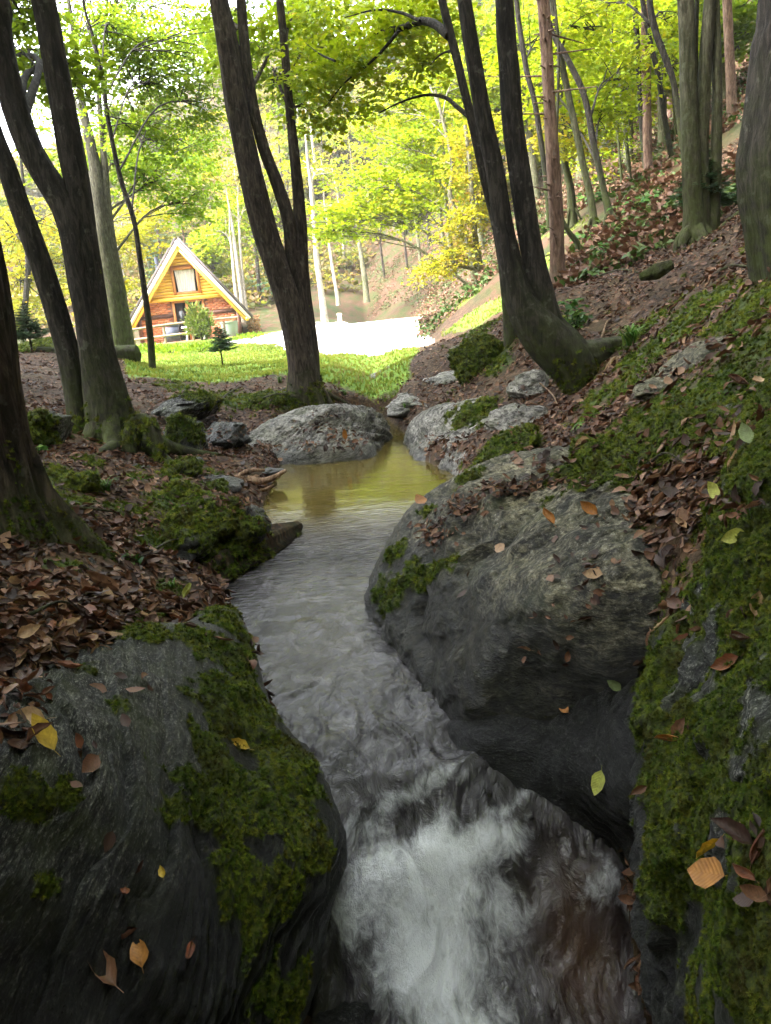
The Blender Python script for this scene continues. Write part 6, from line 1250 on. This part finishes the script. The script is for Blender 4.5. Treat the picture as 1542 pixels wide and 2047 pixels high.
LEAF_C = dict(brown=BROWNS)
def leaf_mat(name, stops): M[name] = mat_leaf(name, stops, .12, .55, False, .4, True)
leaf_mat('single_brown_leaf', [(0, (.07, .030, .016)), (.3, (.13, .055, .028)), (.6, (.20, .095, .05)), (1, (.30, .17, .10))])
leaf_mat('single_red_brown_leaf', [(0, (.12, .035, .016)), (.5, (.18, .055, .022)), (1, (.24, .09, .04))])
leaf_mat('single_dark_leaf', [(0, (.025, .012, .010)), (1, (.075, .036, .026))])
leaf_mat('single_orange_leaf', [(0, (.34, .13, .02)), (1, (.40, .17, .03))])
leaf_mat('single_yellow_leaf', [(0, (.55, .36, .03)), (1, (.6, .42, .05))])
leaf_mat('single_lime_leaf', [(0, (.36, .40, .05)), (1, (.42, .44, .08))])
leaf_mat('single_green_leaf', [(0, (.20, .27, .11)), (1, (.26, .33, .15))])
leaf_mat('single_tan_leaf', [(0, (.34, .20, .10)), (1, (.45, .29, .16))])
LM = {}
def leaf_data(shape, mat):
    if (shape, mat) not in LM:
        me = mesh_np('leaf', *leaf_mesh(*LSH[shape], 7, 5, shape), True); me.materials.append(M[mat]); LM[(shape, mat)] = me
    return LM[(shape, mat)]
ZN = {0: 'among the brown litter of the bank', 1: 'on the huge grey boulder beside the stream', 2: 'on the low pale slab at the head of the pool', 3: 'on the pale rocks right of the pool', 4: 'on the moss slope above the huge boulder', 5: 'on the steep mossy bank beside the rapid', 6: 'in the heap of leaves on top of the slab boulder', 7: 'on the mossy left bank above the rotten log'}
SHN = {0: 'flat', 1: 'cupped', 2: 'rolled', 3: 'tightly curled', 4: 'arched', 5: 'tube rolled', 6: 'bent', 7: 'shrivelled'}
CN = [('single_brown_leaf', 'brown', .5), ('single_red_brown_leaf', 'red brown', .16), ('single_dark_leaf', 'dark wet brown', .2), ('single_tan_leaf', 'pale tan', .14)]
LANDM = [(105, 1503, 'the bright yellow leaf'), (240, 1190, 'the large rosette curled leaf'), (220, 1115, 'the furrowed trunk root'), (400, 1060, 'the broad mossy hump'), (590, 1055, 'the broken end of the log'), (212, 985, 'the left bank grass tuft'), (38, 1462, 'the ribbed tan leaf'), (365, 1200, 'the pale rolled leaf'),
         (1070, 1000, 'the top of the huge boulder'), (1207, 1150, 'the tan boulder leaf'), (100, 1215, 'the small green grey stone'), (120, 1150, 'the moss cushion'), (265, 1120, 'the green sprig'), (1502, 890, 'the pale green leaf on moss'), (1490, 1008, 'the wide red brown leaf'), (1456, 1755, 'the big orange leaf'),
         (1410, 715, 'the bare grey rock strip'), (1330, 770, 'the flat grey rock strip'), (1165, 850, 'the hanging green tuft'), (1185, 880, 'the long tan leaf'), (850, 1010, 'the orange leaf by the pool'), (490, 985, 'the driftwood'), (1420, 1300, 'the bare bank stone'), (1365, 1478, 'the rolled orange leaf'),
         (497, 1500, 'the small yellow leaf'), (215, 1385, 'the brown leaf on bare slab'), (1500, 770, 'the rolled leaf on the moss slope'), (20, 1330, 'the left picture edge'), (160, 1290, 'the crest of the slab boulder'), (330, 1250, 'the mossy slab boulder crest'), (1110, 1052, 'the curled orange leaf'), (1300, 930, 'the moss overhang')]
LMP = np.array([hit(u, v)[0] for u, v, _ in LANDM]); USED = set()
def px(p):
    d = np.asarray(p) - EYE; t = d @ _f; return 771 + FPX * (d @ _r) / t, 1023.5 - FPX * (d @ _u) / t
for q in ind:
    c_ = rng.choice(4, p=[x[2] for x in CN]); sh = int(rng.integers(0, 8)); zn_ = int(LZ[q])
    where = 'on the right bank' if zn_ == 0 and LP[q][0] > .3 else 'on the left bank' if zn_ == 0 else ZN[zn_]
    o = bpy.data.objects.new('leaf', leaf_data(sh, CN[c_][0])); COL.objects.link(o); o.location = LP[q]; o.rotation_euler = LE[q]; o.scale = (LS[q],) * 3
    u1, v1 = px(LP[q]); ty = np.array(Euler(LE[q]).to_matrix())[:, 1]; u2, v2 = px(LP[q] + ty * LS[q]); du, dv = u2 - u1, v2 - v1
    tip = ('tip right' if du > 0 else 'tip left') if abs(du) > abs(dv) else ('tip down' if dv > 0 else 'tip up')
    size = 'tiny' if LS[q] < .036 else 'small' if LS[q] < .048 else 'medium' if LS[q] < .06 else 'large'
    for k_ in np.argsort(np.sum((LMP - LP[q]) ** 2, 1))[:4]:
        ul, vl = px(LMP[k_]); a_, b_ = u1 - ul, v1 - vl; dr = ('right of' if a_ > 0 else 'left of') if abs(a_) > abs(b_) else ('below' if b_ > 0 else 'above')
        lab = f'{size if dr else size} {SHN[sh].replace("tightly ", "")} {CN[c_][1].replace("dark wet brown", "dark")} leaf, {tip}, {dr} {LANDM[k_][2]}'
        if lab not in USED: break
    USED.add(lab); tag(o, lab, 'leaf', 'fallen leaves ' + where)
SPECIAL = [(1205, 1540, 52, 'lime', 0, 150, 'round yellow green leaf stuck flat on the wet black ledge'), (105, 1503, 88, 'yellow', 0, 60, 'bright yellow leaf lying on the near left slab boulder'), (38, 1462, 120, 'tan', 1, 200, 'large ribbed tan leaf in the heap at the left picture edge'),
           (92, 1440, 80, 'tan', 4, 120, 'folded tan leaf beside the large ribbed leaf'), (497, 1500, 44, 'yellow', 1, 80, 'small yellow leaf on the dark moss of the slab boulder'), (1456, 1755, 112, 'orange', 0, 30, 'big orange brown leaf on the steep mossy bank'), (1447, 1680, 66, 'yellow', 5, 90, 'narrow yellow leaf just above the big orange leaf'),
           (1505, 1690, 90, 'dark', 2, 45, 'dark ribbed leaf behind the big orange leaf'), (1522, 1765, 70, 'red_brown', 3, 10, 'curled red brown leaf right of the big orange leaf'), (1502, 890, 52, 'green', 1, 0, 'pale green leaf lying on the moss slope'), (1495, 1068, 54, 'lime', 4, 90, 'upright yellow green leaf on the mossy bank'),
           (1440, 998, 46, 'lime', 6, 0, 'pale yellow leaf tip among red brown leaves on the mossy bank'), (1490, 1008, 72, 'red_brown', 1, 60, 'wide red brown leaf on the mossy bank beside the pale yellow tip'), (215, 1385, 46, 'brown', 0, 80, 'brown leaf in the middle of the bare face of the slab boulder'), (258, 1456, 34, 'dark', 0, 30, 'dark brown leaf pressed on the slab boulder'),
           (168, 1497, 36, 'red_brown', 6, 20, 'small red brown leaf right of the bright yellow leaf'), (330, 1758, 28, 'yellow', 1, 20, 'tiny yellow leaf low on the dark face of the slab boulder'), (222, 1662, 44, 'dark', 0, 160, 'dark leaf tucked in a crack of the slab boulder'), (378, 1884, 56, 'red_brown', 3, 80, 'crumpled red brown leaf low on the slab boulder'),
           (232, 1975, 110, 'brown', 2, 50, 'long rolled brown leaf at the bottom of the slab boulder'), (285, 1935, 64, 'orange', 4, 20, 'orange red leaf above the long rolled leaf'), (1010, 1102, 40, 'tan', 0, 20, 'pale tan leaf in the middle of the huge grey boulder'), (1207, 1150, 44, 'tan', 0, 60, 'pale tan leaf among dark wet leaves on the huge boulder'),
           (1110, 1052, 52, 'orange', 3, 10, 'curled orange leaf near the top of the huge boulder'), (1195, 1030, 44, 'orange', 1, 40, 'cupped orange leaf at the right shoulder of the huge boulder'), (1242, 1378, 34, 'green', 0, 50, 'dull green leaf on the wet rock under the huge boulder'), (1138, 1426, 30, 'orange', 0, 30, 'small orange leaf on the wet ledge'),
           (1365, 1478, 56, 'orange', 5, 70, 'rolled orange leaf hanging on the steep mossy bank'), (850, 1010, 40, 'orange', 6, 20, 'orange leaf at the left end of the leaf band on the huge boulder'), (690, 880, 24, 'orange', 6, 10, 'small orange leaf on the low pale slab'), (1185, 880, 46, 'tan', 2, 70, 'long tan leaf hanging on the moss above the huge boulder'),
           (1120, 1130, 30, 'dark', 3, 10, 'small dark leaf on the huge boulder face'), (1500, 770, 64, 'brown', 5, 15, 'rolled brown leaf high on the moss slope'), (365, 1200, 60, 'lime', 5, 0, 'pale rolled leaf on the moss at the top of the slab boulder'), (240, 1190, 84, 'brown', 3, 90, 'large rosette curled brown leaf on the left bank')]
for u, v, px, mt, sh, ang, lab in SPECIAL:
    p, nn = hit(u, v); nn = unit(nn * .85 + unit(EYE - p) * .3); S_ = px * depth(p) / FPX; e = euler_of(nn[None], np.array([math.radians(ang)]))[0]
    o = bpy.data.objects.new('leaf', leaf_data(sh, 'single_%s_leaf' % mt)); COL.objects.link(o); o.location = p + nn * .006; o.rotation_euler = e; o.scale = (S_,) * 3; tag(o, lab, 'leaf')
# --- twigs lying about
TW = [([(1200, 690), (1213, 655), (1222, 640)], .012, 'pale broken stick standing up beside the tall green grass tuft'), ([(1080, 770), (1105, 800), (1118, 820)], .008, 'thin pale twig lying on the grey rock under the forked tree'), ([(300, 1110), (350, 1095), (395, 1085)], .007, 'thin twig lying across the broad mossy hump'), ([(140, 1020), (190, 1035), (240, 1030)], .008, 'dark twig on the litter above the furrowed trunk root'),
      ([(430, 830), (450, 800), (480, 775)], .014, 'long dark root stick running up to the three stemmed tree'), ([(1290, 940), (1330, 930), (1370, 935)], .005, 'short twig on the moss overhang'), ([(520, 800), (560, 795), (600, 800)], .010, 'dark stick below the hollow scarred trunk'), ([(60, 1240), (130, 1232), (180, 1240)], .006, 'thin brown twig beside the small green grey stone'), ([(1420, 560), (1460, 545), (1510, 540)], .012, 'grey stick on the leaf slope below the massive trunk'), ([(1180, 560), (1240, 548), (1290, 552)], .014, 'dark stick half buried in leaves right of the spruce foot')]
for k, (pts, r_, lab) in enumerate(TW):
    P = crom(np.array([hit(u, v)[0] + np.array([0, 0, .015 + .03 * (i_ % 2)]) for i_, (u, v) in enumerate(pts)]), 12); vv, ff = tube(P - P[0], np.linspace(r_, r_ * .5, 12), 7, bark_disp(k, .12)); o = link('twig', mesh_np('twig', vv, ff), M['drift'] if 'pale' in lab else M['bark_brown'], None, P[0]); tag(o, lab, 'twig')
# --- meadow grass
rng = np.random.default_rng(61); gm = gv[gf[~isl]].mean(1); gq = gf[~isl]; wq = GRASS[gq].mean(1); ok = (wq > .35) & (gm[:, 1] > 9) & (gm[:, 1] < 30) & inframe(gm, 60, 60); t3 = np.vstack([gq[ok][:, [0, 1, 2]], gq[ok][:, [0, 2, 3]]]); w3 = np.concatenate([wq[ok]] * 2)
gpts, gnn = sample_tris(gv, t3, w3 / (1 + (np.hypot(*gv[t3].mean(1)[:, :2].T) / 13) ** 3), 32000, rng)
GR_P = []
for k in range(3):
    r_ = np.random.default_rng(70 + k); V_, F_ = blades(22, 1.0, .016, .42, r_, 2, .35); GR_P.append(proto(mesh_np('meadow_tuft', V_, F_, True), 'meadow_blade' if 'meadow_blade' in M else 'moss'))
m = NT('meadow_blade'); _pn = m.noise(m.pos(), .9, 4, .65)
_c = m.ramp(m.math('ADD', m.math('MULTIPLY', m.n('ObjectInfo').outputs['Random'], .4), m.math('MULTIPLY', _pn, .6)), [(.28, (.08, .14, .014)), (.45, (.19, .26, .02)), (.58, (.32, .35, .04)), (.72, (.34, .28, .09))])
M['meadow_blade'] = m.done(m.n('MixShader', {0: .4, 1: m.pbr(_c, .6, None, .3), 2: m.n('BsdfTranslucent', {'Color': _c}).outputs[0]}).outputs[0])
for p in GR_P: p.data.materials[0] = M['meadow_blade']
go_ = scatter('meadow_grass', gpts, euler_of(np.tile([[0, 0, 1.]], (len(gpts), 1)) + rng.normal(0, .15, (len(gpts), 3)), rng.random(len(gpts)) * 6.28), rng.uniform(.035, .09, len(gpts)), GR_P, None, 5); tag(go_, 'bright green meadow grass in front of the cabin and the gravel', 'grass')
# ------------------------------------------------------------------ thin morning haze in the valley air
bpy.context.view_layer.update()
_zt = max((o.matrix_world @ Vector(c))[2] for o in COL.objects if o.type == 'MESH' and len(o.data.vertices) for c in o.bound_box); _zb = float(gv[:, 2].min())
m = NT('haze_air'); v = m.n('VolumePrincipled', {'Color': (.93, .95, .90), 'Density': .0009, 'Anisotropy': .2}); m.t.links.new(v.outputs[0], m.out.inputs['Volume'])
_hz = link('haze', MB().box((0, 0, (_zt + _zb) / 2), (400, 400, _zt - _zb + 2.0)).mesh('haze'), m.m); tag(_hz, kind='stuff')
print('haze from', _zb - 1, 'to', _zt + 1)
